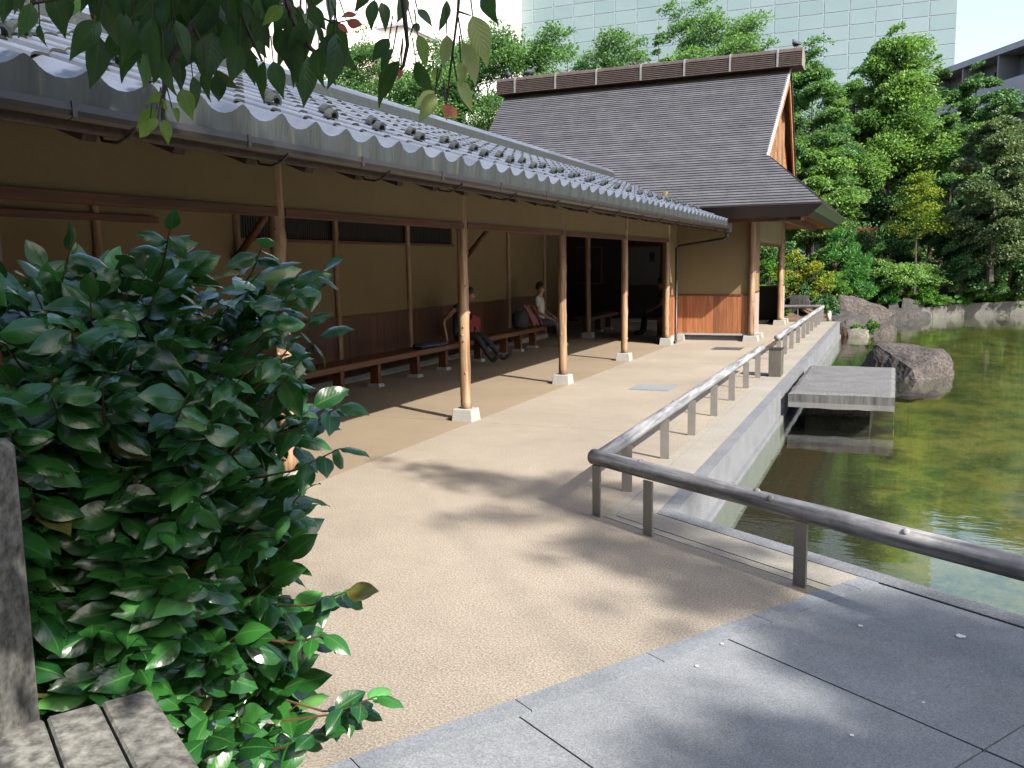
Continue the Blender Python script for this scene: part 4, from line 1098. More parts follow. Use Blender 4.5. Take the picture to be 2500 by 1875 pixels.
# ------------------------------------------------------------------ people
def person(label, org, f, J, mats, group='people sitting in the shade', hairlen=.0):
    """J: points in (forward, left, up) metres from org; a skinned seated body"""
    f = np.array([f[0],f[1],0.0]); f /= np.linalg.norm(f); l = np.array([-f[1],f[0],0])
    w = lambda p: V3(org) + f*p[0] + l*p[1] + np.array([0,0,p[2]])
    verts = []; edges = []; rad = []; tagv = []
    def add(p, r, par, tg):
        verts.append(p); rad.append(r); tagv.append(tg)
        if par is not None: edges.append((par,len(verts)-1))
        return len(verts)-1
    def lerp(a, b, t): return tuple(np.array(a)*(1-t)+np.array(b)*t)
    pel = add(J['hip'], .125, None, 1)
    wai = add(lerp(J['hip'],J['chest'],.45), .115, pel, 0); che = add(J['chest'], .135, wai, 0)
    nk = add(J['neck'], .055, che, 2)
    hd = np.array(J['head']); add_h = add(tuple(hd-np.array([0,0,.03])), .082, nk, 2); ht = add(tuple(hd+np.array([-.015,0,.055])), .085, add_h, 2)
    nose = add(tuple(hd+np.array([.10,0,-.01])), .014, add_h, 2)
    for s_ in (1,-1): add(tuple(hd+np.array([-.01,s_*.085,.0])), .016, add_h, 2)
    for s_, sd in ((1,'L'),(-1,'R')):
        sh = add(J['sh'+sd], .062, che, 0); ua = add(lerp(J['sh'+sd],J['el'+sd],.5), .048, sh, mats.get('arm',2)); el = add(J['el'+sd], .040, ua, 2)
        wr = add(J['wr'+sd], .027, el, 2); hv = np.array(J['wr'+sd])-np.array(J['el'+sd]); hv /= np.linalg.norm(hv)
        pm = add(tuple(np.array(J['wr'+sd])+hv*.07), .032, wr, 2)
        side = np.array([0,1.0,0]) - hv*hv[1]; side /= np.linalg.norm(side)+1e-9
        for q, ln in ((-.03,.06),(-.01,.075),(.01,.08),(.03,.065)):
            b0 = add(tuple(np.array(J['wr'+sd])+hv*.10+side*q), .009, pm, 2); add(tuple(np.array(J['wr'+sd])+hv*(.10+ln)+side*q*1.15+np.array([0,0,-.018])), .008, b0, 2)
        add(tuple(np.array(J['wr'+sd])+hv*.075-side*.055*s_), .010, pm, 2)
        hp = add(J['hp'+sd], .092, pel, 1); th = add(lerp(J['hp'+sd],J['kn'+sd],.5), .078, hp, 1); kn = add(J['kn'+sd], .060, th, 1)
        cf = add(lerp(J['kn'+sd],J['an'+sd],.4), .055, kn, 1); an = add(J['an'+sd], .038, cf, 1)
        toe = np.array(J['to'+sd]); ft = add(lerp(J['an'+sd],J['to'+sd],.5), .042, an, 3); add(tuple(toe), .032, ft, 3)
    me = bpy.data.meshes.new('skeleton'); me.from_pydata([tuple(w(p)) for p in verts], edges, [])
    o = bpy.data.objects.new('person_build', me); COL.objects.link(o)
    md = o.modifiers.new('skin', 'SKIN')
    lay = me.skin_vertices[0] if me.skin_vertices else None
    if lay is None:
        bm = bmesh.new(); bm.from_mesh(me); bm.verts.layers.skin.verify(); bm.to_mesh(me); bm.free(); lay = me.skin_vertices[0]
    for i, d in enumerate(lay.data): d.radius = (rad[i],rad[i]); d.use_root = (i == 0)
    ss = o.modifiers.new('sub', 'SUBSURF'); ss.levels = 2; ss.render_levels = 2
    dg = bpy.context.evaluated_depsgraph_get(); dg.update()
    nm = bpy.data.meshes.new_from_object(o.evaluated_get(dg)); nm.name = 'body'
    bpy.data.objects.remove(o)
    P_ = np.array([tuple(w(p)) for p in verts]); seg_a = P_[[e[0] for e in edges]]; seg_b = P_[[e[1] for e in edges]]; seg_t = [tagv[e[1]] for e in edges]; seg_r = np.array([rad[e[1]] for e in edges])
    nm.materials.clear()
    for m_ in (mats['top'], mats['legs'], M['skin'], mats['shoe']): nm.materials.append(m_)
    for p in nm.polygons:
        c = np.array(p.center); ab = seg_b-seg_a; t = np.clip(((c-seg_a)*ab).sum(1)/(ab*ab).sum(1),0,1)
        d = np.linalg.norm(seg_a+ab*t[:,None]-c,axis=1)-seg_r*.9
        p.material_index = seg_t[int(np.argmin(d))]; p.use_smooth = True
    t_ = thing('person', label, 'person', org, group)
    nm.transform(Matrix.Translation(Vector(-V3(org)))); link('body', nm, t_, org)
    bm = bmesh.new(); bmesh.ops.create_uvsphere(bm, u_segments=14, v_segments=10, radius=1)
    for v in bm.verts:
        q = v.co.copy(); x = q.x*.108-.024; y = q.y*.098; z = q.z*.112+.045
        if q.x > .35 and q.z < .45: x = min(x,.045); z = max(z, .075)
        v.co = Vector(w(hd+np.array([x,y,max(z,-.05-hairlen)])) - V3(org)) + v.co*0.006*noise.noise(q*5)
    hm = bpy.data.meshes.new('hair'); bm.to_mesh(hm); bm.free(); hm.materials.append(mats.get('hair',M['hair']))
    hm.polygons.foreach_set('use_smooth',[True]*len(hm.polygons)); link('hair', hm, t_, org)
    return t_
J1 = dict(hip=(0,0,.10),chest=(.06,0,.52),neck=(.15,0,.68),head=(.27,0,.80),shL=(.07,.19,.60),shR=(.07,-.19,.60),elL=(-.06,.27,.36),elR=(-.17,-.24,.36),wrL=(.10,.24,.12),wrR=(-.10,-.27,.06),
          hpL=(.05,.10,.07),hpR=(.05,-.10,.07),knL=(.45,.16,.05),knR=(.43,-.12,.06),anL=(.80,.18,-.36),anR=(.72,-.10,-.38),toL=(.98,.2,-.22),toR=(.86,-.12,-.19))
person('person in black sleeveless top leaning forward on bench, legs stretched out', (-7.22,14.34,.46), (1,.04), J1, dict(top=M['blackcloth'],legs=M['blackcloth'],shoe=M['shoedark']))
J2 = dict(hip=(0,0,.10),chest=(.0,0,.50),neck=(.02,0,.66),head=(.06,0,.80),shL=(.0,.18,.58),shR=(.0,-.18,.58),elL=(.06,.24,.32),elR=(.05,-.24,.30),wrL=(.27,.17,.19),wrR=(.28,-.15,.17),
          hpL=(.05,.09,.07),hpR=(.05,-.09,.07),knL=(.42,.11,.06),knR=(.42,-.11,.05),anL=(.44,.11,-.36),anR=(.50,-.11,-.36),toL=(.62,.12,-.42),toR=(.68,-.12,-.42))
person('person in white short sleeved shirt sitting upright on bench end', (-7.12,18.1,.46), (1,.1), J2, dict(top=M['whitecloth'],legs=M['greycloth'],shoe=M['shoe'],arm=0))
person('person in grey top sitting in the dark behind the last column', (-5.24,21.6,.46), (-1,-.4), J2, dict(top=M['greycloth'],legs=M['blackcloth'],shoe=M['shoedark'],arm=0))
# things on the benches
def lump(name, label, cat, c, s, mt, seed, par=None, amp=.12):
    bm = bmesh.new(); bmesh.ops.create_icosphere(bm, subdivisions=3, radius=1)
    for v in bm.verts:
        q = v.co.copy(); r = 1+amp*noise.noise(q*2.1+Vector((seed,0,0)))+amp*.5*noise.noise(q*5+Vector((0,seed,0)))
        b_ = Vector((math.copysign(abs(q.x)**.7,q.x), math.copysign(abs(q.y)**.7,q.y), math.copysign(abs(q.z)**.7,q.z)))
        v.co = Vector((b_.x*s[0]*r, b_.y*s[1]*r, max(b_.z*s[2]*r,-s[2])+s[2]))
    me = bpy.data.meshes.new(name); bm.to_mesh(me); bm.free(); me.materials.append(M[mt]); me.polygons.foreach_set('use_smooth',[True]*len(me.polygons))
    o = link(name, me, par, c)
    if par is None: tag(o, label, cat)
    return o
bagt = thing('bag', 'dark shoulder bag standing on bench beside person in white shirt', 'bag', (-7.18,17.15,.46))
lump('bag_body', '', '', (-7.18,17.15,.46), (.14,.24,.19), 'blackcloth', 3, bagt)
m2 = MB(); m2.tube([(-7.18+.02*math.cos(t),17.15+.17*math.cos(t),.80+.12*math.sin(t)) for t in np.linspace(0,PI,9)], .012, 6); obj('strap', m2, M['blackcloth'], bagt, smooth=True)
bm = bmesh.new(); bmesh.ops.create_grid(bm, x_segments=18, y_segments=26, size=.5)
for v in bm.verts:
    a, b = v.co.x, v.co.y; s_ = b+.5
    x = -7.10 + a*.26 + .03*math.sin(a*16+s_*2) + .10*s_; y = 17.36 + .34*s_ + .02*math.sin(a*9); z = .92 - .42*s_**1.3 + .028*math.sin(a*20+s_*3)
    v.co = (x+7.1, y-17.4, z-.46)
me = bpy.data.meshes.new('pink_shawl'); bm.to_mesh(me); bm.free(); me.materials.append(M['pinkcloth']); me.polygons.foreach_set('use_smooth',[True]*len(me.polygons))
o = link('shawl', me, None, (-7.1,17.4,.46)); sd_ = o.modifiers.new('thick','SOLIDIFY'); sd_.thickness = .012; tag(o, 'pink shawl draped over the dark bag on the bench', 'shawl')
lump('red_bag', 'red cloth bag on the bench behind the person in black', 'bag', (-7.30,15.2,.456), (.06,.24,.21), 'redcloth', 9, None, .25)
lump('jacket', 'folded navy jacket lying on the bench beside the person in black', 'jacket', (-7.12,13.1,.456), (.20,.42,.035), 'bluecloth', 5)
bt = thing('bottle', 'small bottle with red cap on the bench by the person in black', 'bottle', (-7.05,14.72,.456))
m2 = MB(); m2.tube([(-7.05,14.72,.456),(-7.05,14.72,.60),(-7.05,14.72,.63)], [.03,.03,.014], 10); obj('body', m2, M['glassdark'], bt, smooth=True)
m2 = MB(); m2.tube([(-7.05,14.72,.63),(-7.05,14.72,.672)], .026, 10); obj('cap', m2, M['redcloth'], bt, smooth=True)

# ------------------------------------------------------------------ pigeons
def pigeon(x, f, label):
    t = thing('pigeon', label, 'pigeon', (x,23.4,6.86), 'pigeons on the ridge')
    f = np.array([f[0],f[1],0.0]); f /= np.linalg.norm(f); w = lambda a, z: np.array([x,23.4,6.86]) + f*a + np.array([0,0,z])
    m2 = MB(); m2.tube([w(-.24,.06),w(-.15,.085),w(-.05,.11),(w(.05,.13)),w(.11,.18),w(.13,.225),w(.155,.235),w(.18,.228),w(.205,.22)], [.012,.03,.066,.07,.048,.033,.034,.016,.004], 10)
    obj('body', m2, M['pigeon'], t, smooth=True)
    s_ = np.array([-f[1],f[0],0])
    for q in (1,-1):
        m2 = MB(); m2.tube([w(.06,.15)+s_*.06*q,w(-.06,.12)+s_*.065*q,w(-.2,.075)+s_*.02*q], [.02,.045,.008], 8); obj('wing', m2, M['greycloth'], t, smooth=True)
        m2 = MB(); m2.tube([w(.02,.075)+s_*.025*q,w(.025,.0)+s_*.025*q], .006, 5); obj('leg', m2, M['redcloth'], t)
pigeon(-10.05, (.4,-1), 'pigeon at the left end of the tea house ridge, facing the viewer')
pigeon(-9.38, (1,-.1), 'pigeon on the left part of the ridge, standing side on')
pigeon(-2.42, (-.5,.9), 'lone pigeon at the right tip of the ridge')

# ------------------------------------------------------------------ foliage generators
def leaf_quads(C, D, L, Wd, updev=.7):
    """diamond leaves: centres C, growth directions D"""
    n = len(C); r = rng.normal(size=(n,3)); nrm = np.array([0,0,1.0]) + r*updev
    D = D + rng.normal(size=(n,3))*.55; D /= np.linalg.norm(D,axis=1)[:,None]+1e-9
    nrm -= D*(nrm*D).sum(1)[:,None]; nrm /= np.linalg.norm(nrm,axis=1)[:,None]+1e-9
    side = np.cross(D,nrm); l = L*rng.uniform(.7,1.25,n)[:,None]; w = Wd*rng.uniform(.7,1.25,n)[:,None]
    return np.stack([C-D*l*.5, C+side*w*.5-D*l*.05, C+D*l*.5-nrm*l*.12, C-side*w*.5-D*l*.05], axis=1)
def sprays(centers, dirs, rad, n, flat, L, Wd, mat, name, parent, org, clumpvar=.35, base=None, trim=None):
    nc = len(centers); per = np.maximum(1,(n*np.array(rad)**2/np.sum(np.array(rad)**2))).astype(int)
    CC = []; DD = []; TT = []
    for c, d, r, q in zip(centers,dirs,rad,per):
        g_ = rng.normal(size=(q,3))*.45; ln = np.linalg.norm(g_,axis=1); g_ *= (np.minimum(ln,1.1)/np.maximum(ln,1e-6))[:,None]
        d = np.array(d); d = d/(np.linalg.norm(d)+1e-9)
        off = g_*np.array([1,1,flat])*r + d*(g_[:,:1]*r*.5)
        off[:,2] -= .22*r*(off[:,0]**2+off[:,1]**2)/(r*r)
        CC.append(c+off); dd = off+d*r*.5; dd /= np.linalg.norm(dd,axis=1)[:,None]+1e-9; DD.append(dd)
        TT.append(np.clip(rng.normal(.45,.2,q)+rng.normal(0,clumpvar*.5),0,1))
    CC = np.concatenate(CC); DD = np.concatenate(DD); TT = np.concatenate(TT)
    if trim is not None:
        kp = trim(CC); CC, DD, TT = CC[kp], DD[kp], TT[kp]
    Q4 = leaf_quads(CC,DD,L,Wd) - V3(org)
    me = quads_mesh(name, Q4, mat, TT)
    return link(name, me, parent, org)
def tree(label, x, y, z0, z1, rad, kind, seed, n=9000, lo=.3, nl=16, leaf=.15, trunk=.10, group='trees behind the tea house', cat='tree', shape='round', name='tree', flat=.38, lean=(0,0), asc=.5, trunkless=False):
    global rng
    rng = np.random.default_rng(seed); rr = random.Random(seed)
    t = thing(name, label, cat, (x,y,z0), group); H = z1-z0
    m2 = MB(); tp = []
    for i in range(9):
        s_ = i/8; tp.append(np.array([x + lean[0]*s_ + .05*rad*noise.noise(Vector((seed,s_*3,0))), y + lean[1]*s_ + .05*rad*noise.noise(Vector((0,s_*3,seed))), z0-.1+(H*.93+.1)*s_]))
    m2.tube(tp, [trunk*(1-.88*i/8) for i in range(9)], 7)
    cen = []; dr = []; rd = []
    for i in range(nl):
        s_ = lo + (1-lo)*((i+.5)/nl)**.9; s_ = min(s_,.97); j = s_*8; a = tp[int(j)]*(1-(j-int(j))) + tp[min(8,int(j)+1)]*(j-int(j))
        q = (s_-lo)/(1-lo)
        if shape == 'round': pr = math.sqrt(max(.05,1-(1.7*(q-.38))**2))
        elif shape == 'cone': pr = 1.05-.85*q
        elif shape == 'vase': pr = .55+.5*q if q < .75 else 1.1-1.3*(q-.75)
        else: pr = 1-.45*q
        az = i*2.399+rr.uniform(-.4,.4); ln = rad*pr*rr.uniform(.75,1.15); el = asc*rr.uniform(.5,1.3)*(1-.3*q)
        d = np.array([math.cos(az)*math.cos(el), math.sin(az)*math.cos(el), math.sin(el)])
        b = a + d*ln; mid = a + d*ln*.5 + np.array([0,0,.05*ln])
        m2.tube([a,mid,b], [trunk*.34*(1-.5*q),trunk*.2*(1-.5*q),trunk*.06], 5, 0, False)
        ns = 5
        for k_ in range(ns):
            f_ = .35+.65*(k_+.5)/ns; c = a + d*ln*f_; lat = np.cross(d,(0,0,1)); lat /= np.linalg.norm(lat)
            o_ = rr.uniform(-1,1)*ln*.30*(1.1-f_*.5); c = c + lat*o_ + np.array([0,0,rr.uniform(-.05,.12)*ln])
            if rr.random() < .5: m2.tube([a+d*ln*f_*.8, c], [trunk*.10,trunk*.04], 4, 0, False)
            cen.append(c); dr.append(d+lat*o_/ln); rd.append(rad*rr.uniform(.20,.38)*(1.1-.35*q))
    for s_ in (.93,.99): cen.append(tp[8]+np.array([0,0,(s_-.93)*H*.9])); dr.append((0,0,1)); rd.append(rad*.16)
    if not trunkless: obj('trunk', m2, M['bark'], t)
    sprays(cen, dr, rd, int(n*3.4), flat, leaf*.88, leaf*.50, M[kind], 'crown', t, (x,y,z0))
    return t
def shrub(label, x, y, z0, z1, rad, kind, seed, n=4000, leaf=.10, group='shrubs on the far bank', name='shrub', nc=46, cat='shrub', flat=.6, spiky=False):
    global rng
    rng = np.random.default_rng(seed); rr = random.Random(seed)
    t = thing(name, label, cat, (x,y,z0), group); H = z1-z0; cen = []; dr = []; rd = []; m2 = MB()
    for i in range(nc):
        az = rr.uniform(0,2*PI); q = rr.random()**.6; el = math.asin(rr.uniform(.02,1.0))
        d = np.array([math.cos(az)*math.cos(el)*rad, math.sin(az)*math.cos(el)*rad, math.sin(el)*H*.93]); c = np.array([x,y,z0]) + d*(.55+.45*q)
        cen.append(c); dr.append(d+np.array([0,0,.5 if not spiky else 2.5])); rd.append(min(rad,H)*rr.uniform(.18,.36))
        if i % 2 == 0: m2.tube([(x+rr.uniform(-.1,.1)*rad,y+rr.uniform(-.1,.1)*rad,z0-.05),(np.array([x,y,z0])+c)/2+np.array([0,0,.05]),c], [.022,.014,.006], 4, 0, False)
    obj('stems', m2, M['bark'], t)
    sprays(cen, dr, rd, int(n*2.8), flat, leaf*.95, leaf*(.58 if not spiky else .24), M[kind], 'foliage', t, (x,y,z0), .5)
    return t
def T(label, px, ptop, phw, Y, kind, seed, z0=.8, **kw):
    top = on_y(px, ptop, Y); e = on_y(px+phw, ptop, Y); r = abs(e[0]-top[0])
    return tree(label, top[0], Y, z0, top[2], r, kind, seed, **kw)
def H_(label, px, ptop, phw, Y, kind, seed, z0=.5, **kw):
    top = on_y(px, ptop, Y); e = on_y(px+phw, ptop, Y); r = abs(e[0]-top[0])
    return shrub(label, top[0], Y, z0, top[2], r, kind, seed, **kw)

# belt of trees behind the roofs (left to right)
T('sparse feathery treetop left of the hanging cherry leaves', 880, 62, 190, 38, 'tree_mid', 101, z0=0, n=12000, lo=.35, shape='cone', nl=20, leaf=.16)
T('leafy tree above the arcade roof, leftmost behind the tiles', 740, 150, 170, 37, 'tree_mid', 102, z0=0, n=8000, lo=.3, leaf=.15)
T('broad tree over the arcade ridge left of the pigeons', 1020, 150, 180, 35, 'tree_mid', 103, z0=0, n=12000, lo=.25, nl=18, leaf=.15)
T('tall leafy tree rising behind the left end of the tea house ridge', 1190, 55, 230, 36, 'tree_mid', 104, z0=0, n=21000, lo=.3, nl=26, leaf=.15, shape='round')
T('tree with drooping right side just left of the thin sapling', 1385, 70, 160, 38, 'tree_mid', 105, z0=0, n=9000, lo=.35, nl=16, leaf=.15, shape='vase')
T('thin sapling with bare dark stem rising highest above the ridge', 1608, 14, 46, 33, 'tree_mid', 106, z0=0, n=1500, lo=.55, nl=12, leaf=.12, trunk=.07, shape='cone')
T('low spreading tree at the foot of the thin sapling', 1560, 90, 160, 35, 'tree_mid', 107, z0=0, n=8500, lo=.4, nl=16, leaf=.14, shape='vase')
T('feathery upright tree behind the middle of the ridge', 1745, 42, 170, 37, 'tree_mid', 108, z0=0, n=9500, lo=.4, nl=18, leaf=.14, shape='vase', asc=.9)
T('arching tree beside the right tip of the ridge', 1880, 95, 150, 38, 'tree_mid', 109, z0=0, n=8000, lo=.35, nl=15, leaf=.14, shape='vase', asc=.8)
T('tall tree close behind the wooden gable', 1985, 118, 125, 37, 'tree_mid', 110, z0=.4, n=15000, lo=.2, nl=20, leaf=.15)
T('largest bright green tree with slender grey trunk right of the gable', 2185, 62, 205, 40, 'tree_bright', 111, z0=1.2, n=27000, lo=.22, nl=26, leaf=.16, trunk=.16, shape='cone', asc=.7)
T('feathery tree filling the gap behind the largest bright tree', 2090, 165, 120, 43, 'tree_mid', 112, z0=1.2, n=11000, lo=.2, nl=16, leaf=.16)
T('dark dense tree in front of the balcony block', 2385, 150, 115, 42, 'tree_dark', 113, z0=1.2, n=15000, lo=.35, nl=18, leaf=.15)
T('small pointed tree between the bright tree and the dark one', 2290, 130, 70, 43, 'tree_dark', 114, z0=1.2, n=6500, lo=.3, nl=14, leaf=.15, shape='cone', asc=.9)
T('grey green pine like tree at the right edge', 2440, 260, 130, 36, 'tree_grey', 115, z0=1.0, n=15000, lo=.12, nl=22, leaf=.13, trunk=.12)
T('dark leaning tree under the grey green one', 2480, 395, 120, 38, 'tree_dark', 116, z0=1.0, n=9000, lo=.15, nl=14, leaf=.13)
T('lower mid green tree below the gable foot', 1990, 330, 110, 36, 'tree_bright', 117, z0=.6, n=13000, lo=.2, nl=18, leaf=.14)
T('dark evergreen behind the young pale tree', 2150, 455, 150, 41, 'tree_dark', 118, z0=1.0, n=10000, lo=.05, nl=14, leaf=.14)
T('young pale olive tree with forked bare stems', 2245, 400, 100, 35, 'tree_yellow', 119, z0=.6, n=1300, lo=.42, nl=14, leaf=.11, trunk=.05, shape='cone')
T('dark broadleaf tree low on the right', 2400, 480, 150, 38, 'tree_dark', 120, z0=.8, n=16000, lo=.05, nl=20, leaf=.14)
H_('dark green thicket right of the young pale tree', 2345, 560, 85, 37, 'tree_dark', 121, .5, n=6000, leaf=.12)
H_('dark thicket at the right edge of the bank', 2470, 560, 85, 38, 'tree_dark', 122, .5, n=6500, leaf=.12)
H_('dark thicket behind the feathery bright shrub', 2140, 520, 100, 39, 'tree_dark', 123, .5, n=6500, leaf=.12)
H_('feathery bright green shrub rising under the eave corner', 2060, 548, 70, 34, 'tree_needle', 124, .2, n=6500, leaf=.17, spiky=True, nc=60)
H_('second feathery shrub beside the eave corner, further right', 2140, 590, 60, 35, 'tree_needle', 125, .2, n=4200, leaf=.17, spiky=True)
H_('yellow tipped azalea by the tea house opening', 1935, 590, 50, 31, 'tree_yellow', 126, .0, n=5000, leaf=.09)
H_('yellow green azalea mound above the standing stone', 1985, 630, 62, 31, 'tree_yellow', 127, .0, n=5500, leaf=.085)
H_('dark leafed shrub against the tea house corner', 1930, 560, 40, 33, 'tree_dark', 128, .0, n=3500, leaf=.10)
H_('olive green shrub left of the slanting boulder', 2035, 660, 48, 32.5, 'tree_lime', 129, .0, n=4200, leaf=.085)
T('low spreading maple over the boulders with dark forked trunk', 2165, 640, 120, 35.5, 'tree_bright', 130, z0=.3, n=9000, lo=.45, nl=16, leaf=.11, trunk=.09, shape='flat', flat=.25, asc=.25, group='shrubs on the far bank', name='maple')
H_('lime green low shrub hanging to the grey boulder', 2255, 690, 55, 35.8, 'tree_lime', 131, .1, n=3200, leaf=.085, flat=.4)
H_('bright fern like shrub on the right bank', 2375, 645, 45, 38.2, 'tree_lime', 132, .2, n=3200, leaf=.14)
H_('bright fern like shrub furthest right on the bank', 2450, 640, 48, 38.6, 'tree_lime', 133, .2, n=3600, leaf=.14)
H_('small light green tuft over the concrete edge', 2440, 695, 30, 38.4, 'tree_lime', 134, .0, n=1200, leaf=.10, nc=20)
H_('low lime shrub spilling over the concrete edge beside the broad leaves', 2340, 722, 34, 37.4, 'tree_lime', 161, -.1, n=1500, leaf=.09, nc=24)
H_('low dark shrub spilling over the concrete edge at the far right', 2485, 715, 36, 38.6, 'tree_mid', 162, -.1, n=1500, leaf=.09, nc=24)
H_('climbing green shrub seen through the tea house opening', 1885, 575, 40, 30, 'tree_lime', 135, .0, n=5000, leaf=.09)
H_('dense hedge seen through the tea house window', 1850, 540, 75, 31.5, 'tree_mid', 136, .0, n=6500, leaf=.09)
H_('dark shrub behind the standing stone', 1960, 690, 40, 30.6, 'tree_dark', 137, .0, n=3000, leaf=.08)
H_('dark hollow shrub behind the slanting boulder', 2010, 715, 40, 29.8, 'tree_dark', 138, .0, n=2500, leaf=.08)
H_('tall dark hedge behind the arcade lattice window', 700, 470, 260, 16, 'tree_mid', 139, .0, n=9000, leaf=.09, nc=70)
shrub('small weed tuft growing between the waterline stones', -.52, 27.3, -.3, .12, .2, 'tree_lime', 140, 500, .10, nc=14, spiky=True)
shrub('tiny leafy weeds on top of the flat pale stone', -.95, 27.25, -.2, -.05, .2, 'tree_lime', 141, 260, .07, nc=12)
shrub('fern tuft beside the standing stone', -3.1, 29.0, -.1, .35, .25, 'tree_lime', 142, 500, .12, nc=14, spiky=True)
bl = thing('broadleaf_plant', 'pale plant with large round leaves at the concrete edge', 'plant', (1.9,36.3,0))
m2 = MB()
for i in range(16):
    a = rnd.uniform(0,2*PI); r = rnd.uniform(.05,.45); c = np.array([1.7+r*math.cos(a)*1.2,36.2+r*math.sin(a)*.6,.12+rnd.uniform(0,.28)]); s_ = rnd.uniform(.08,.13)
    tl = rnd.uniform(-.5,.5); m3 = MB(); ring_ = [c+np.array([s_*math.cos(t),s_*math.sin(t)*.7,s_*math.sin(t)*.6+tl*.05*math.cos(t)]) for t in np.linspace(0,2*PI,9)[:-1]]
    m3.add([c-np.array([0,0,.02])]+ring_, [(0,j+1,(j+1)%8+1) for j in range(8)]); obj('leaf', m3, M['tree_lime'], bl)
    m2.tube([(1.8,36.25,-.02),c-np.array([0,0,.02])], .008, 4)
obj('stems', m2, M['bark'], bl)
fl = MB(); c0_ = on_y(2120,560,38)
for i in range(14):
    q = c0_ + np.array([rnd.uniform(-.35,.35),rnd.uniform(-.2,.2),rnd.uniform(-.09,.09)]); fl.box(q,(.07,.06,.06),None,0,.6)
flo = thing('flowering_shrub', 'cluster of pink flowers in the dark thicket', 'flowers', c0_); tag(obj('blossom', fl, M['flower'], flo), kind='stuff')
m2 = MB(); [m2.tube([c0_+np.array([.1*i-.2,0,-1.2]),c0_+np.array([.12*i-.24,0,0])], .012, 4) for i in range(5)]; obj('stems', m2, M['bark'], flo)

rng = np.random.default_rng(640)
def mass(name, label, x0, x1, y0, y1, zt, n, kind, leaf):
    n = int(n); X_ = rng.uniform(x0,x1,n); Y_ = rng.uniform(y0,y1,n)
    top = np.array([zt(a)+1.3*noise.noise(Vector((a*.35,b*.5,1)))+.7*noise.noise(Vector((a*1.1,b,4))) for a, b in zip(X_,Y_)])
    Z_ = -.5 + (top+.5)*rng.random(n)**.75; Y_ = Y_ + 1.2*np.array([noise.noise(Vector((a*.7,z*.7,7))) for a, z in zip(X_,Z_)])
    C_ = np.stack([X_,Y_,Z_],1); D_ = rng.normal(size=(n,3)); D_ /= np.linalg.norm(D_,axis=1)[:,None]
    tn = np.clip(.45+.55*np.array([noise.noise(Vector((a*.9,z*.9,b))) for a, b, z in C_])+rng.normal(0,.15,n),0,1)
    o_ = np.array([(x0+x1)/2,(y0+y1)/2,0]); w_ = thing(name, label, 'woodland', o_); w_['kind'] = 'stuff'
    tag(link('foliage', quads_mesh('foliage', leaf_quads(C_,D_,leaf,leaf*.55)-o_, M[kind], tn), w_, o_), kind='stuff')
mass('woodland', 'continuous dark green growth filling the gaps behind the bank trees', -3, 17, 45, 48.5, lambda a: 6.2+.05*a, 52000, 'tree_mid', .2)
mass('woodland', 'continuous green growth behind the tea house and arcade roofs', -36, -3, 41, 44.5, lambda a: 8.6+.02*a, 60000, 'tree_mid', .2)
T('bushy tree between the hanging cherry leaves and pigeons', 1120, 105, 120, 39, 'tree_mid', 151, z0=0, n=9000, lo=.3, nl=16, leaf=.15)
T('rounded tree behind the ridge between the tall tree and the sapling', 1480, 110, 120, 39, 'tree_mid', 152, z0=0, n=8000, lo=.3, nl=16, leaf=.15)
T('slender tree in the gap right of the gable tree', 2055, 210, 80, 39, 'tree_bright', 153, z0=.8, n=8000, lo=.1, nl=16, leaf=.14, shape='cone')
T('mid green tree beneath the balcony block', 2330, 250, 100, 40, 'tree_mid', 154, z0=.8, n=9000, lo=.1, nl=16, leaf=.14)
# unseen tree belt, added right and behind to block low sky from the arcade
rng = np.random.default_rng(500); gw = thing('screening_grove', 'unseen wooded garden added beyond the right edge to block low sky light', 'woodland', (24,10,0)); gw['kind'] = 'stuff'
ctr = []; trk = MB()
for i in range(210):
    a = math.radians(rng.uniform(-175,62)); rr_ = rng.uniform(26,40); x, y = 6+rr_*math.cos(a), 14+rr_*math.sin(a)
    if project(np.array([x,y,6.0]))[2] > 0 and abs(project(np.array([x,y,6.0]))[0]-1250) < 2000: continue
    h = rng.uniform(7,15)
    if a < math.radians(-15) and a > math.radians(-95): h *= .8
    trk.tube([(x,y,-1),(x,y,h*.8)], [.2,.05], 5, 0, False)
    for j in range(16): ctr.append((x+rng.normal()*2.0,y+rng.normal()*2.0,rng.uniform(.2,h)))
ctr = np.array(ctr); C_ = np.repeat(ctr,14,axis=0)+rng.normal(size=(len(ctr)*14,3))*.9; D_ = rng.normal(size=C_.shape); D_ /= np.linalg.norm(D_,axis=1)[:,None]
keep = (project(C_)[2] < 0) | (np.abs(project(C_)[0]-1250) > 1500)
C_, D_ = C_[keep], D_[keep]
gm = quads_mesh('crowns', leaf_quads(C_,D_,.95,.6)-np.array([24,10,0]), M['tree_dark'], rng.uniform(0,1,len(C_))); tag(link('crowns', gm, gw, (24,10,0)), kind='stuff')
tag(obj('trunks', trk, M['bark'], gw), kind='stuff')

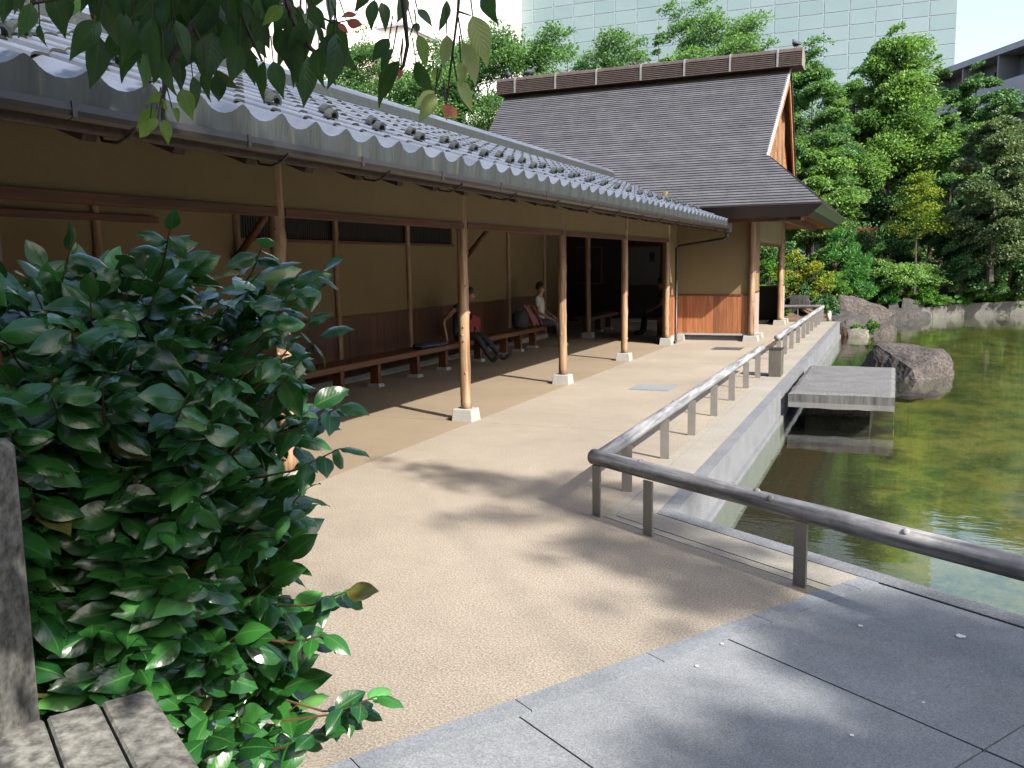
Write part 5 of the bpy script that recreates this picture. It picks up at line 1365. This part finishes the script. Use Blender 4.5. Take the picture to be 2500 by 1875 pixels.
# ------------------------------------------------------------------ distant buildings
BY = 80.0
big = thing('sheeted_building', 'huge pale building clad in teal glass panels above the trees', 'building', (-5,BY+8,-1.2))
gL, gR = on_y(1255,100,BY)[0], on_y(2334,100,BY)[0]
npx = 19; pwid = (gR-gL)/npx; phei = 1.13
m2 = MB(); m2.span(gL-.05,gR-.02,BY+.03,BY+18,-1.2,46); obj('frame', m2, M['panelgrid'], big)
pm_ = MB(); pm_.span(0,pwid-.09,0,.028,0,phei-.08); pme = bpy.data.meshes.new('panel'); pme.from_pydata(pm_.v,[],pm_.f); pme.materials.append(M['panel']); pme.update()
zlo = on_y(1800,330,BY)[2]; zb = zlo - 1; cnt = 0; rest = MB()
nr = int((46-zb)/phei)
for r in range(nr):
    for c_ in range(npx):
        o = np.array([gL+c_*pwid+.045,BY,zb+r*phei+.04])
        if r < 15 and cnt < 300: link('panel', pme, big, o); cnt += 1
        else: rest.span(o[0],o[0]+pwid-.09,BY+.0,BY+.028,o[2],o[2]+phei-.08)
zz_ = -1.2
while zz_ < zb-.5: rest.span(gL+.05,gR-.08,BY+.0,BY+.028,zz_+.04,zz_+phei*2-.06); zz_ += phei*2
tag(obj('panel_field', rest, M['panel'], big), kind='stuff')
wx0, wx1 = on_y(905,100,BY-2)[0], on_y(1253,100,BY-2)[0]
wh = thing('glare_white_building', 'facade left of the teal one, overexposed bloom put into its white, faint panel joints', 'building', ((wx0+wx1)/2,BY+6,-1.2))
m2 = MB(); m2.span(wx0,wx1,BY-2+.1,BY+16,-1.2,on_y(1000,-260,BY)[2]); obj('wall', m2, M['pinkwall'], wh)
nwc = 6; ww = (wx1-wx0)/nwc; zt_ = on_y(1000,-260,BY)[2]; pz = -1.2; r = 0
while pz < zt_-.2:
    for c_ in range(nwc):
        m3 = MB(); m3.span(wx0+c_*ww+.03,wx0+(c_+1)*ww-.03,BY-2+.03,BY-2+.098,pz+.03,min(pz+2.2,zt_)-.03); obj('panel', m3, M['panelglare'], wh)
    pz += 2.2
hx0, hx1 = on_y(926,70,70)[0], on_y(985,70,70)[0]; hz = on_y(926,72,70)[2]
ch = thing('cream_building', 'cream walled building with dark roof edge behind the hanging leaves', 'building', ((hx0+hx1)/2,74,-1.2))
m2 = MB(); m2.span(hx0+.1,hx1,70,76,-1.2,hz); obj('wall', m2, M['cream'], ch)
m2 = MB(); m2.span(hx0-.3,hx1+.3,69.7,76.3,hz,hz+.25); m2.add([(hx0-.1,69.9,hz+.25),(hx1+.3,69.9,hz+.25),(hx1+.3,73,hz+1.1),(hx0+.3,73,hz+1.1)],[(0,1,2,3)]); obj('roof', m2, M['apartroof'], ch)
lx0, lx1 = on_y(430,60,66)[0], on_y(816,60,66)[0]; lz = on_y(600,-120,66)[2]
lb_ = thing('pale_building', 'pale pinkish building behind the cherry leaves above the arcade roof', 'building', ((lx0+lx1)/2,70,-1.2))
m2 = MB(); m2.span(lx0,lx1,66,76,-1.2,lz); obj('wall', m2, M['pinkwall'], lb_)
for i in range(6):
    xq = lx0 + (lx1-lx0)*(i+.6)/6.4
    for j in range(5):
        m3 = MB(); zq = 4+j*2.8; m3.span(xq-.5,xq+.4,65.95,65.995,zq,zq+1.3); obj('window', m3, M['glassdark'], lb_)
# balcony block on the right: long slab that recedes to the left
ah = math.radians(29.6); ad = np.array([-math.sin(ah),math.cos(ah),0]); an_ = np.array([-ad[1]*-1,0,0])
aw = np.array([ad[1],-ad[0],0]) * 1.0                         # to the right of the run
p_near = on_y(2500,95,52); p0 = np.array([p_near[0],52,0]); zR = p_near[2]
ap = thing('apartment_block', 'grey balcony apartment block behind trees at upper right', 'building', (p0[0],52,-1.2))
def slab(s0, s1, d0, d1, z0, z1, mt, nm):
    m2 = MB(); c = p0 + ad*(s0+s1)/2 + aw*(d0+d1)/2; m2.box((c[0],c[1],(z0+z1)/2),(s1-s0,d1-d0,z1-z0),(ad,aw,(0,0,1))); return obj(nm, m2, M[mt], ap)
s_end = 26.0
slab(-14,s_end,1.3,11,-1.2,zR-.1,'apartment','wall')
fl_h = 2.75
for i in range(5):
    zf = zR - i*fl_h
    slab(-14,s_end+.3,0,1.3 if i else 11,zf-.32,zf,'apartroof','floor_slab' if i else 'roof')
    if i: slab(-14,s_end+.3,0,.08,zf,zf+1.05,'apartroof','parapet')
    for j in range(13):
        s0 = -13+j*3.0
        slab(s0,s0+.10,.1,1.3,zf-fl_h,zf-.32,'apartment','balcony_divider')
        slab(s0+.8,s0+2.0,1.26,1.296,zf-fl_h+.05,zf-.75,'glassdark','window')
for j in range(6): slab(-8+j*5.5,-5.6+j*5.5,2,4.5,zR,zR+.55,'apartroof','roof_vent')

# ------------------------------------------------------------------ foreground railing of weathered boards
cA = np.array([-1.097,1.03]); uR = A2 @ cA; vR = B2 @ cA; ZT = 1.12
fr_ = thing('wooden_railing', 'weathered board railing cap with tall post in the near left corner', 'railing', (cA[0],cA[1],0))
bw = .078
AX3 = np.array([B2[0],B2[1],0]); AY3 = np.array([A2[0],A2[1],0])
for i in range(4):
    u0 = uR - bw*(i+1); m2 = MB(); c = A2*(u0+bw/2) + B2*(vR+1.5)
    m2.box((c[0],c[1],ZT-.025+rnd.uniform(-.002,.002)), (3.0,bw-.0045,.05), (AX3,AY3,(0,0,1)))
    o = obj('board', m2, M['oldwood'], fr_, (c[0],c[1],ZT), bevel=.004)
for v_ in (.25,1.5,2.7):
    c = A2*(uR-bw*2) + B2*(vR+v_); m2 = MB(); m2.box((c[0],c[1],(ZT-.05)/2),(.10,.10,ZT-.05),(AX3,AY3,(0,0,1))); obj('support', m2, M['oldwood'], fr_, (c[0],c[1],.5))
q1 = at(112,1745,1.47); q0_ = at(34,1062,1.47)
c = np.array([q1[0],q1[1]]) ; pc = c - rt0[:2]*.125 + np.array([0,0])
m2 = MB(); fx = np.array([rt0[0],rt0[1],0]); fy = np.array([-rt0[1],rt0[0],0])
m2.box((pc[0],pc[1],.78),(.17,.13,1.54),(fx,fy,(0,0,1))); obj('end_post', m2, M['oldwood'], fr_, (pc[0],pc[1],.8), bevel=.012)

# ------------------------------------------------------------------ camellia bush
def leaf_mesh(name, prof_w, curl, fold, mat, nseg=7, wave=0.0, tipdrop=0.0, camber=0.0):
    """unit-length leaf along +Y, face up +Z"""
    vs = []; uvs = []
    for i in range(nseg+1):
        t = i/nseg; w = prof_w(t)
        zc = -curl*(t**2)*.5 - tipdrop*max(0,t-.75)**1.5
        for s_ in (-1,-.5,0,.5,1):
            vs.append((s_*w, t*(1-.06*curl*t), zc + fold*abs(s_)*w*(1-.3*t) - camber*s_*s_*w + wave*math.sin(t*13+s_*2)*abs(s_)*.02)); uvs.append((.5+.5*s_, t))
    fs = [(i*5+j,i*5+j+1,(i+1)*5+j+1,(i+1)*5+j) for i in range(nseg) for j in range(4)]
    me = bpy.data.meshes.new(name); me.from_pydata(vs,[],fs); ul = me.uv_layers.new(name='UVMap')
    for lp in me.loops: ul.data[lp.index].uv = uvs[lp.vertex_index]
    me.materials.append(mat); me.polygons.foreach_set('use_smooth',[True]*len(me.polygons)); me.update()
    return me, np.array(vs), fs, np.array(uvs)
cw = lambda t: .30*math.sin(PI*min(1,(t+.012)**.88))**.85*(1-.12*t) if 0 < t < 1 else (.012 if t <= 0 else .002)
CAM = [leaf_mesh('camellia_leaf', cw, c_, f_, M['camellia'], 8, 1, .3, cb_) for c_, f_, cb_ in ((.35,.10,.25),(.7,.0,.4),(.25,.25,.0),(.95,.05,.35))]
def frame_from(d, nrm):
    d = d/np.linalg.norm(d); x = np.cross(d,nrm)
    if np.linalg.norm(x) < 1e-5: x = np.cross(d,(1,.1,0))
    x = x/np.linalg.norm(x); z = np.cross(x,d); return np.stack([x,d,z],axis=1)      # columns
def put_leaves(parent, specs, lib, name, limit, stuffname, pick):
    """specs: (pos, dir, normal, length, variant); pick: indices to be single objects"""
    pick = set(pick[:limit]); V_ = []; F_ = []; U_ = []; TT = []; mats = []; MI = []; nv = 0; par = WL[parent.name]
    for i, (p, d, nrm, L_, vi, *ex) in enumerate(specs):
        R = frame_from(np.array(d),np.array(nrm)); me, vs, fs, uv = lib[vi]
        if i in pick:
            o = bpy.data.objects.new(name, me); COL.objects.link(o); o.parent = parent
            mt = Matrix.Identity(4)
            for a in range(3):
                for b in range(3): mt[a][b] = R[a][b]*L_
            mt.translation = Vector(np.array(p)-par); o.matrix_local = mt; WL[o.name] = V3(p)
        else:
            q = (vs*L_) @ R.T + np.array(p) - par; V_.append(q); F_ += [tuple(nv+j for j in f) for f in fs]; U_.append(uv); TT += [rnd.random()]*len(fs)
            m_ = me.materials[0]
            if m_ not in mats: mats.append(m_)
            MI += [mats.index(m_)]*len(fs); nv += len(vs)
    if V_:
        me = bpy.data.meshes.new(stuffname); me.from_pydata(np.concatenate(V_).tolist(),[],F_); UV = np.concatenate(U_)
        ul = me.uv_layers.new(name='UVMap'); vi_ = np.empty(len(me.loops),dtype=np.int32); me.loops.foreach_get('vertex_index',vi_); ul.data.foreach_set('uv',UV[vi_].reshape(-1))
        a = me.attributes.new('tint','FLOAT','FACE'); a.data.foreach_set('value',TT)
        for m_ in mats: me.materials.append(m_)
        me.polygons.foreach_set('material_index',MI); me.polygons.foreach_set('use_smooth',[True]*len(me.polygons))
        tag(link(stuffname, me, parent, par), kind='stuff')
def pick_visible(specs, cell=26):
    P_ = np.array([np.array(s_[0])+np.array(s_[1])*s_[3]*.5 for s_ in specs]); x, y, z = project(P_)
    best = {}; order = np.argsort(z)
    first, second = [], []
    for i in order:
        if z[i] <= .1 or not (-30 < x[i] < 2530 and -30 < y[i] < 1905): continue
        k_ = (int(x[i]//cell),int(y[i]//cell))
        if k_ not in best: best[k_] = i; first.append(i)
        else: second.append(i)
    return first + second
OUT = [(-80,625),(60,640),(160,655),(270,640),(330,655),(400,590),(470,630),(540,660),(640,610),(720,640),(790,700),(790,770),(770,820),(800,880),(850,950),(840,1000),(850,1060),(820,1110),(780,1160),(800,1240),(800,1310),(790,1380),(830,1450),(800,1520),(810,1590),(790,1640),(800,1690),(815,1740),(800,1800),(740,1900),(660,1990),(-80,1990)]
OUT = [(x-75*min(1,max(0,(x-450)/250)) if y > 690 else x-20*min(1,max(0,(x-450)/250)), y) for x, y in OUT]
def inside(px, py):
    c = False; n = len(OUT)
    for i in range(n):
        (x0,y0),(x1,y1) = OUT[i],OUT[(i+1)%n]
        if (y0 > py) != (y1 > py) and px < x0+(py-y0)/(y1-y0)*(x1-x0): c = not c
    return c
def edge_dist(px, py):
    b = 1e9; n = len(OUT)
    for i in range(n-2):
        a, e = np.array(OUT[i]), np.array(OUT[i+1]); ab = e-a; t = np.clip(((np.array([px,py])-a)@ab)/(ab@ab),0,1); b = min(b,np.linalg.norm(np.array([px,py])-a-ab*t))
    return b
cb = np.array([-1.62,1.42,0.0])
cam_b = thing('camellia_bush', 'glossy dark green camellia bush filling the left foreground', 'bush', cb)
specs = []; stems = MB(); rb = random.Random(21)
def twig(base, tip, nleaf, r0=.0028, sag=.02, lsz=(.060,.096), term=True):
    base, tip = V3(base), V3(tip); d = tip-base; L_ = np.linalg.norm(d); d = d/L_
    mid = (base+tip)/2 + np.array([0,0,-sag]) ; pts = [base,mid,tip]
    stems.tube(pts, [r0,r0*.8,r0*.45], 5, 0, False)
    sidev = np.cross(d,(0,0,1)); sidev = sidev/(np.linalg.norm(sidev)+1e-9)
    for k_ in range(nleaf):
        t = .48+.52*(k_+1)/nleaf; p = (base*(1-t)**2 + 2*mid*t*(1-t) + tip*t*t) if t < 1 else tip
        s_ = 1 if k_ % 2 else -1
        dv = d*rb.uniform(.2,.8) + sidev*s_*rb.uniform(.5,1.1) + np.array([0,0,rb.uniform(-.75,.15)])
        if term and k_ == nleaf-1: dv = d + np.array([0,0,rb.uniform(-.3,.1)])
        dv = dv/np.linalg.norm(dv); nv = np.array([rb.gauss(0,.4),rb.gauss(0,.4),.62]) + (EYE-p)*rb.uniform(.05,.6) + np.array(SUN)*.35
        specs.append((p,dv,nv,rb.uniform(*lsz),rb.randrange(4)))
core = []
for i in range(440):
    for _ in range(40):
        px, py = rb.uniform(-80,860), (rb.uniform(600,1990) if i % 3 else rb.uniform(1250,1990))
        if inside(px,py): break
    ed = edge_dist(px,py); dep = 1.62 + .42*max(0,1-ed/260)**2 + rb.uniform(-.05,.30)
    if py > 1500: dep = min(dep, 1.9)
    tip = at(px,py,dep)
    if tip[2] < .06: continue
    inn = np.array([cb[0],cb[1],tip[2]-.10]) - tip; inn[2] -= .05
    ln = rb.uniform(.16,.34); base = tip + inn/np.linalg.norm(inn)*ln + np.array([0,0,-ln*.35])
    twig(base, tip, rb.choice((5,6,7)))
for bx, by, tx, ty, dp in ((600,870,715,700,1.75),(630,800,790,660,1.8),(560,1010,750,790,1.72),(610,1010,780,820,1.75),(680,1060,830,990,1.7),(610,1170,830,1095,1.62),(620,1300,740,1200,1.7),(680,1480,845,1445,1.6),(640,1560,790,1550,1.6),(690,1760,920,1700,1.55),(700,1710,880,1735,1.62),(660,1830,790,1780,1.58),(380,700,415,560,1.8),(590,700,640,600,1.85),(130,740,170,610,1.9),(250,720,300,640,1.85)):
    twig(at(bx,by,dp+.12), at(tx,ty,dp), 6, .0026, .012, (.048,.072))
for i in range(2000):                                          # inner and rear leaves
    for _ in range(40):
        px, py = rb.uniform(-80,840), rb.uniform(640,1990)
        if inside(px,py) and edge_dist(px,py) > 30: break
    p = at(px,py,rb.uniform(1.85,2.5))
    if p[2] < .05: continue
    dv = np.array([rb.gauss(0,1),rb.gauss(0,1),rb.gauss(-.2,.4)]); dv /= np.linalg.norm(dv)
    specs.append((p,dv,np.array([rb.gauss(0,.4),rb.gauss(0,.4),1.0]),rb.uniform(.075,.10),rb.randrange(4)))
for i in range(22):                                            # main stems
    a = rb.uniform(0,2*PI); tz = rb.uniform(.7,1.75); tip = np.array([cb[0]+.10+.30*math.cos(a),cb[1]-.05+.30*math.sin(a),tz])
    stems.tube([cb+np.array([.12*math.cos(a),.12*math.sin(a),-.03]), (cb+tip)/2+np.array([0,0,.15]), tip], [.010,.006,.003], 6, 0, False)
obj('stems', stems, M['twig'], cam_b)
put_leaves(cam_b, specs, CAM, 'leaf', 300, 'foliage', pick_visible(specs))

# ------------------------------------------------------------------ overhanging cherry tree
ct = np.array([5.6,-3.4,0.0])
cher = thing('cherry_tree', 'cherry tree whose leafy branches hang into the top of the view', 'tree', ct)
chw = lambda t: .255*math.sin(PI*min(1,t**.8))**.95*(1-.55*t**2.5) + .006 if 0 < t < 1 else (.01 if t <= 0 else .001)
CHL = []
for key in ('cherry','cherryyoung','cherrysunlit','cherryred'):
    for c_, f_ in ((.25,.25),(.55,.15),(.9,.3)): CHL.append(leaf_mesh('cherry_leaf', chw, c_, f_, M[key], 8, .6, .25))
branch = MB(); cs_ = []
rc_ = random.Random(33)
def hang(b, t, kind, dist, face=None, wid=1.0):
    p = at(b[0],b[1],dist); q = at(t[0],t[1],dist+rc_.uniform(-.03,.03)); d = q-p; L_ = np.linalg.norm(d)
    tocam = EYE-p; tocam /= np.linalg.norm(tocam)
    nv = tocam*rc_.uniform(.5,1) + np.cross(d/L_,tocam)*rc_.uniform(-.9,.9) + np.array([0,0,.25])
    v = {'g':0,'y':1,'p':2,'r':3}[kind]*3 + rc_.randrange(3)
    if kind in 'py': nv = SUN*.9 + tocam*.6 + np.array([rc_.gauss(0,.2),rc_.gauss(0,.2),0])
    cs_.append((p,d/L_,nv,L_*1.03,v)); st = p - d/L_*.02 + np.array([0,0,.012])
    branch.tube([p+np.array([0,0,.03])-d/L_*.012,p], [.0016,.0012], 4, 0, False)
G = [((75,7),(61,99)),((97,60),(96,111)),((127,-20),(160,84)),((163,-10),(178,52)),((20,-30),(-5,55)),((60,-40),(30,30)),((260,10),(279,115)),((305,30),(301,108)),((330,50),(352,130)),((373,45),(353,156)),((441,30),(402,163)),((400,140),(402,228)),((430,150),(452,217)),((470,185),(490,285)),((500,170),(505,250)),((523,170),(575,231)),((529,180),(538,260)),((586,110),(563,203)),((608,130),(616,203)),((645,150),(633,249)),((667,150),(685,231)),((744,130),(751,251)),((778,118),(764,215)),((800,140),(812,203)),((789,95),(862,158)),((753,10),(796,77)),((715,100),(650,160)),((770,60),(800,130)),((800,-30),(814,50)),((900,-30),(875,20)),((914,0),(902,70)),((930,5),(954,70)),((950,95),(907,145)),((975,150),(900,249)),((960,120),(915,170)),((986,-20),(977,55)),((1019,22),(1059,55)),((1007,60),(1036,78)),((1091,0),(1078,82)),((1184,-30),(1205,55)),((700,60),(725,140)),((560,60),(520,130)),((620,40),(660,120)),((460,80),(480,170)),((520,20),(470,100)),((560,-10),(600,80)),((1015,150),(1053,236))]
for b, t in G: hang(b, t, 'g', rc_.uniform(1.55,1.85))
for b, t in [((396,228),(357,249)),((398,240),(393,283)),((445,217),(468,287)),((382,267),(328,307)),((366,300),(337,339)),((420,264),(454,303)),((400,292),(414,346)),((385,290),(350,320)),((1019,84),(1047,169)),((1078,165),(1049,207)),((690,15),(640,60))]: hang(b, t, 'y', rc_.uniform(1.55,1.7))
for b, t in [((1062,224),(1011,257)),((1062,228),(1028,295)),((1091,85),(1091,169)),((1129,105),(1182,198)),((1125,152),(1133,211)),((1116,198),(1161,270)),((1154,38),(1199,152))]: hang(b, t, 'p', rc_.uniform(1.5,1.6))
for b, t in [((870,35),(832,38)),((846,50),(893,70)),((825,58),(853,81)),((979,163),(966,199)),((1087,253),(1093,291)),((1091,253),(1114,300)),((235,40),(218,60))]: hang(b, t, 'r', rc_.uniform(1.55,1.7))
for i in range(190):                                           # dense dark mass above
    x = rc_.choice((rc_.uniform(230,830),rc_.uniform(300,760),rc_.uniform(-40,230) if rc_.random() < .35 else rc_.uniform(330,700)))
    y = rc_.uniform(-170,95) if x > 240 else rc_.uniform(-170,-40); a = rc_.gauss(.1,.35); L_ = rc_.uniform(85,130)
    hang((x,y),(x+L_*math.sin(a)*-1,y+L_*math.cos(a)),'g',rc_.uniform(1.6,2.1))
for pl, dist, r in (([(985,-160),(984,0),(990,60),(995,110),(985,160),(978,170)],1.6,.006),([(1125,-160),(1120,0),(1118,28),(1110,90),(1097,190),(1090,255)],1.55,.0035),([(1118,28),(1150,38)],1.55,.002),([(640,-200),(560,-40),(470,60),(420,140),(398,230),(398,300)],1.7,.008),([(640,-200),(690,-20),(720,60),(760,120),(790,140)],1.75,.008),([(560,-40),(600,60),(640,150)],1.72,.005),([(640,-200),(300,-90),(180,-10),(80,8)],1.75,.006),([(760,30),(815,57),(850,50)],1.62,.0022),([(1010,60),(1000,90)],1.58,.002),([(470,60),(500,120),(525,175)],1.7,.004)):
    branch.tube([at(a,b,dist) for a, b in pl], [r*(1-.7*i/len(pl)) for i in range(len(pl))], 6, 0, False)
tag(obj('twigs', branch, M['greytwig'], cher), kind='stuff')
put_leaves(cher, cs_, CHL, 'leaf', 300, 'leaf_mass', pick_visible(cs_))
# trunk, limbs and the canopy overhead, out of the view, whose shade falls on the terrace
trk = MB()
trk.tube([ct+np.array([0,0,-.1]),ct+np.array([-.05,.1,.7]),ct+np.array([-.2,.25,1.6]),ct+np.array([-.3,.4,2.5])], [.20,.16,.145,.13], 10)
cr = ct+np.array([-.3,.4,2.5]); limb_ends = [(2.0,-.8,4.4),(1.0,-1.1,4.3),(-.3,-.2,3.6)]
for e in limb_ends:
    e = np.array(e); m_ = cr*.5+e*.5+np.array([0,0,.35]); trk.tube([cr,m_,e], [.085,.055,.02], 7, 0, False)
for (px_, py_), dist in (((640,-200),1.7),((985,-160),1.6),((1125,-160),1.55)):
    e = at(px_,py_,dist); trk.tube([np.array([-.3,-.2,3.6]),np.array([-.5,.5,3.1]),e+np.array([0,0,.12]),e], [.02,.015,.010,.007], 6, 0, False)
obj('trunk', trk, M['bark'], cher)
SH_T, SH_C = [], []                                            # spots shaded by the tall tree, spots shaded by the cherry
def shade(px, py, r, n): SH_T.append((on_z(px,py,0),r,n))
for q in ((930,1130,.16,1),(1030,1140,.22,2),(1130,1165,.28,3),(1230,1180,.30,3),(1330,1200,.32,4),(1420,1230,.30,4),(1250,1270,.26,2),(1060,1270,.18,1),(1480,1330,.30,4),(1560,1350,.30,3),(1640,1400,.28,4),(1700,1470,.26,3),(1450,1180,.25,3),(1540,1210,.25,3),(1330,1360,.14,1),(1500,1490,.14,1),(1620,1530,.15,1),(1780,1420,.25,4),(1550,1260,.26,3),(1640,1290,.25,3),(1740,1340,.25,3),(1680,1200,.22,2),(1500,1100,.14,1)): shade(*q)
for v_ in np.arange(-2.3,3.4,.40):
    for u_ in np.arange(.2,4.6,.40):
        x, y = uv2(u_,v_); q = project(np.array([x,y,0]))
        if q[0] < 900 or rc_.random() < .08: continue
        if 1650 < q[0] < 2150 and 1660 < q[1] < 1790 and rc_.random() < .75: continue
        if q[0] < 1650 and q[1] > 1560 and rc_.random() < .93: continue
        SH_T.append((np.array([x,y,0.0]),.32,5))
for x in np.arange(-5.6,-1.9,.42):  # extra unseen crown added over these spots to darken the arcade's left end
    for y in np.arange(3.0,7.0,.42):
        q = project(np.array([x,y,0]))
        if q[0] < 540 and rc_.random() < .8: SH_T.append((np.array([x,y,0.0]),.32,3))
for v_ in np.arange(-1.5,4,.45): SH_T.append((np.array([*uv2(4.0,v_),.42]),.28,3))
for q in ((-1.6,1.5,1.7),(-1.9,1.4,1.6),(-1.5,1.2,1.5),(-1.8,1.7,1.4),(-1.5,1.5,1.25),(-1.75,1.3,1.2),(-1.35,1.3,1.45)): SH_C.append((np.array(q),.28,6))
for q in ((at(450,60,1.7)),(at(560,90,1.7)),(at(700,60,1.75)),(at(330,60,1.7)),(at(630,130,1.7))): SH_C.append((q,.22,3))
def offview(C_):
    x, y, z = project(C_); return ~((z > 0) & (x > -120) & (x < 2620) & (y > -120) & (y < 2000))
def canopy(spots, t0, t1, n, leaf, parent, org, seed):
    global rng
    rng = np.random.default_rng(seed); cen, dr, rd = [], [], []
    for c, r, k_ in spots:
        for _ in range(k_):
            t = rc_.uniform(t0,t1); p = c + SUN*t + np.array([rc_.uniform(-r,r),rc_.uniform(-r,r),rc_.uniform(-r,r)])*.5
            cen.append(p); dr.append((rc_.uniform(-1,1),rc_.uniform(-1,1),-.4)); rd.append(r*1.05)
    sprays(cen, dr, rd, n, .6, leaf, leaf*.5, M['cherrycrown'], 'crown', parent, org, .3, trim=offview); return cen
for y_ in (2.45,2.65,2.85,3.05,3.2,2.55,2.75): SH_C.append((np.array([-3.23,y_,2.50]),.17,2))
canopy(SH_C, 2.0, 3.6, 8600, .115, cher, ct, 77)
tt = np.array([14.5,-8.6,0.0])
tall = thing('shade_tree', 'tall broad tree behind the bridge whose shade dapples the terrace', 'tree', tt)
cn = canopy(SH_T, 17, 25, 33000, .15, tall, tt, 78)
trk = MB(); top = tt + np.array([.3,.2,7.5])
trk.tube([tt+np.array([0,0,-.1]),tt+np.array([.1,0,2.5]),tt+np.array([.2,.1,5]),top,np.array([15.2,-8.0,12.5])], [.34,.27,.23,.18,.06], 10)
for c in cn[::31]: trk.tube([top,top*.45+c*.55+np.array([0,0,.5]),c], [.03,.010,.004], 5, 0, False)
obj('trunk', trk, M['bark'], tall)
print('objects', len(bpy.data.objects), 'tris', sum(len(o.data.polygons) for o in bpy.data.objects if o.type == 'MESH'))
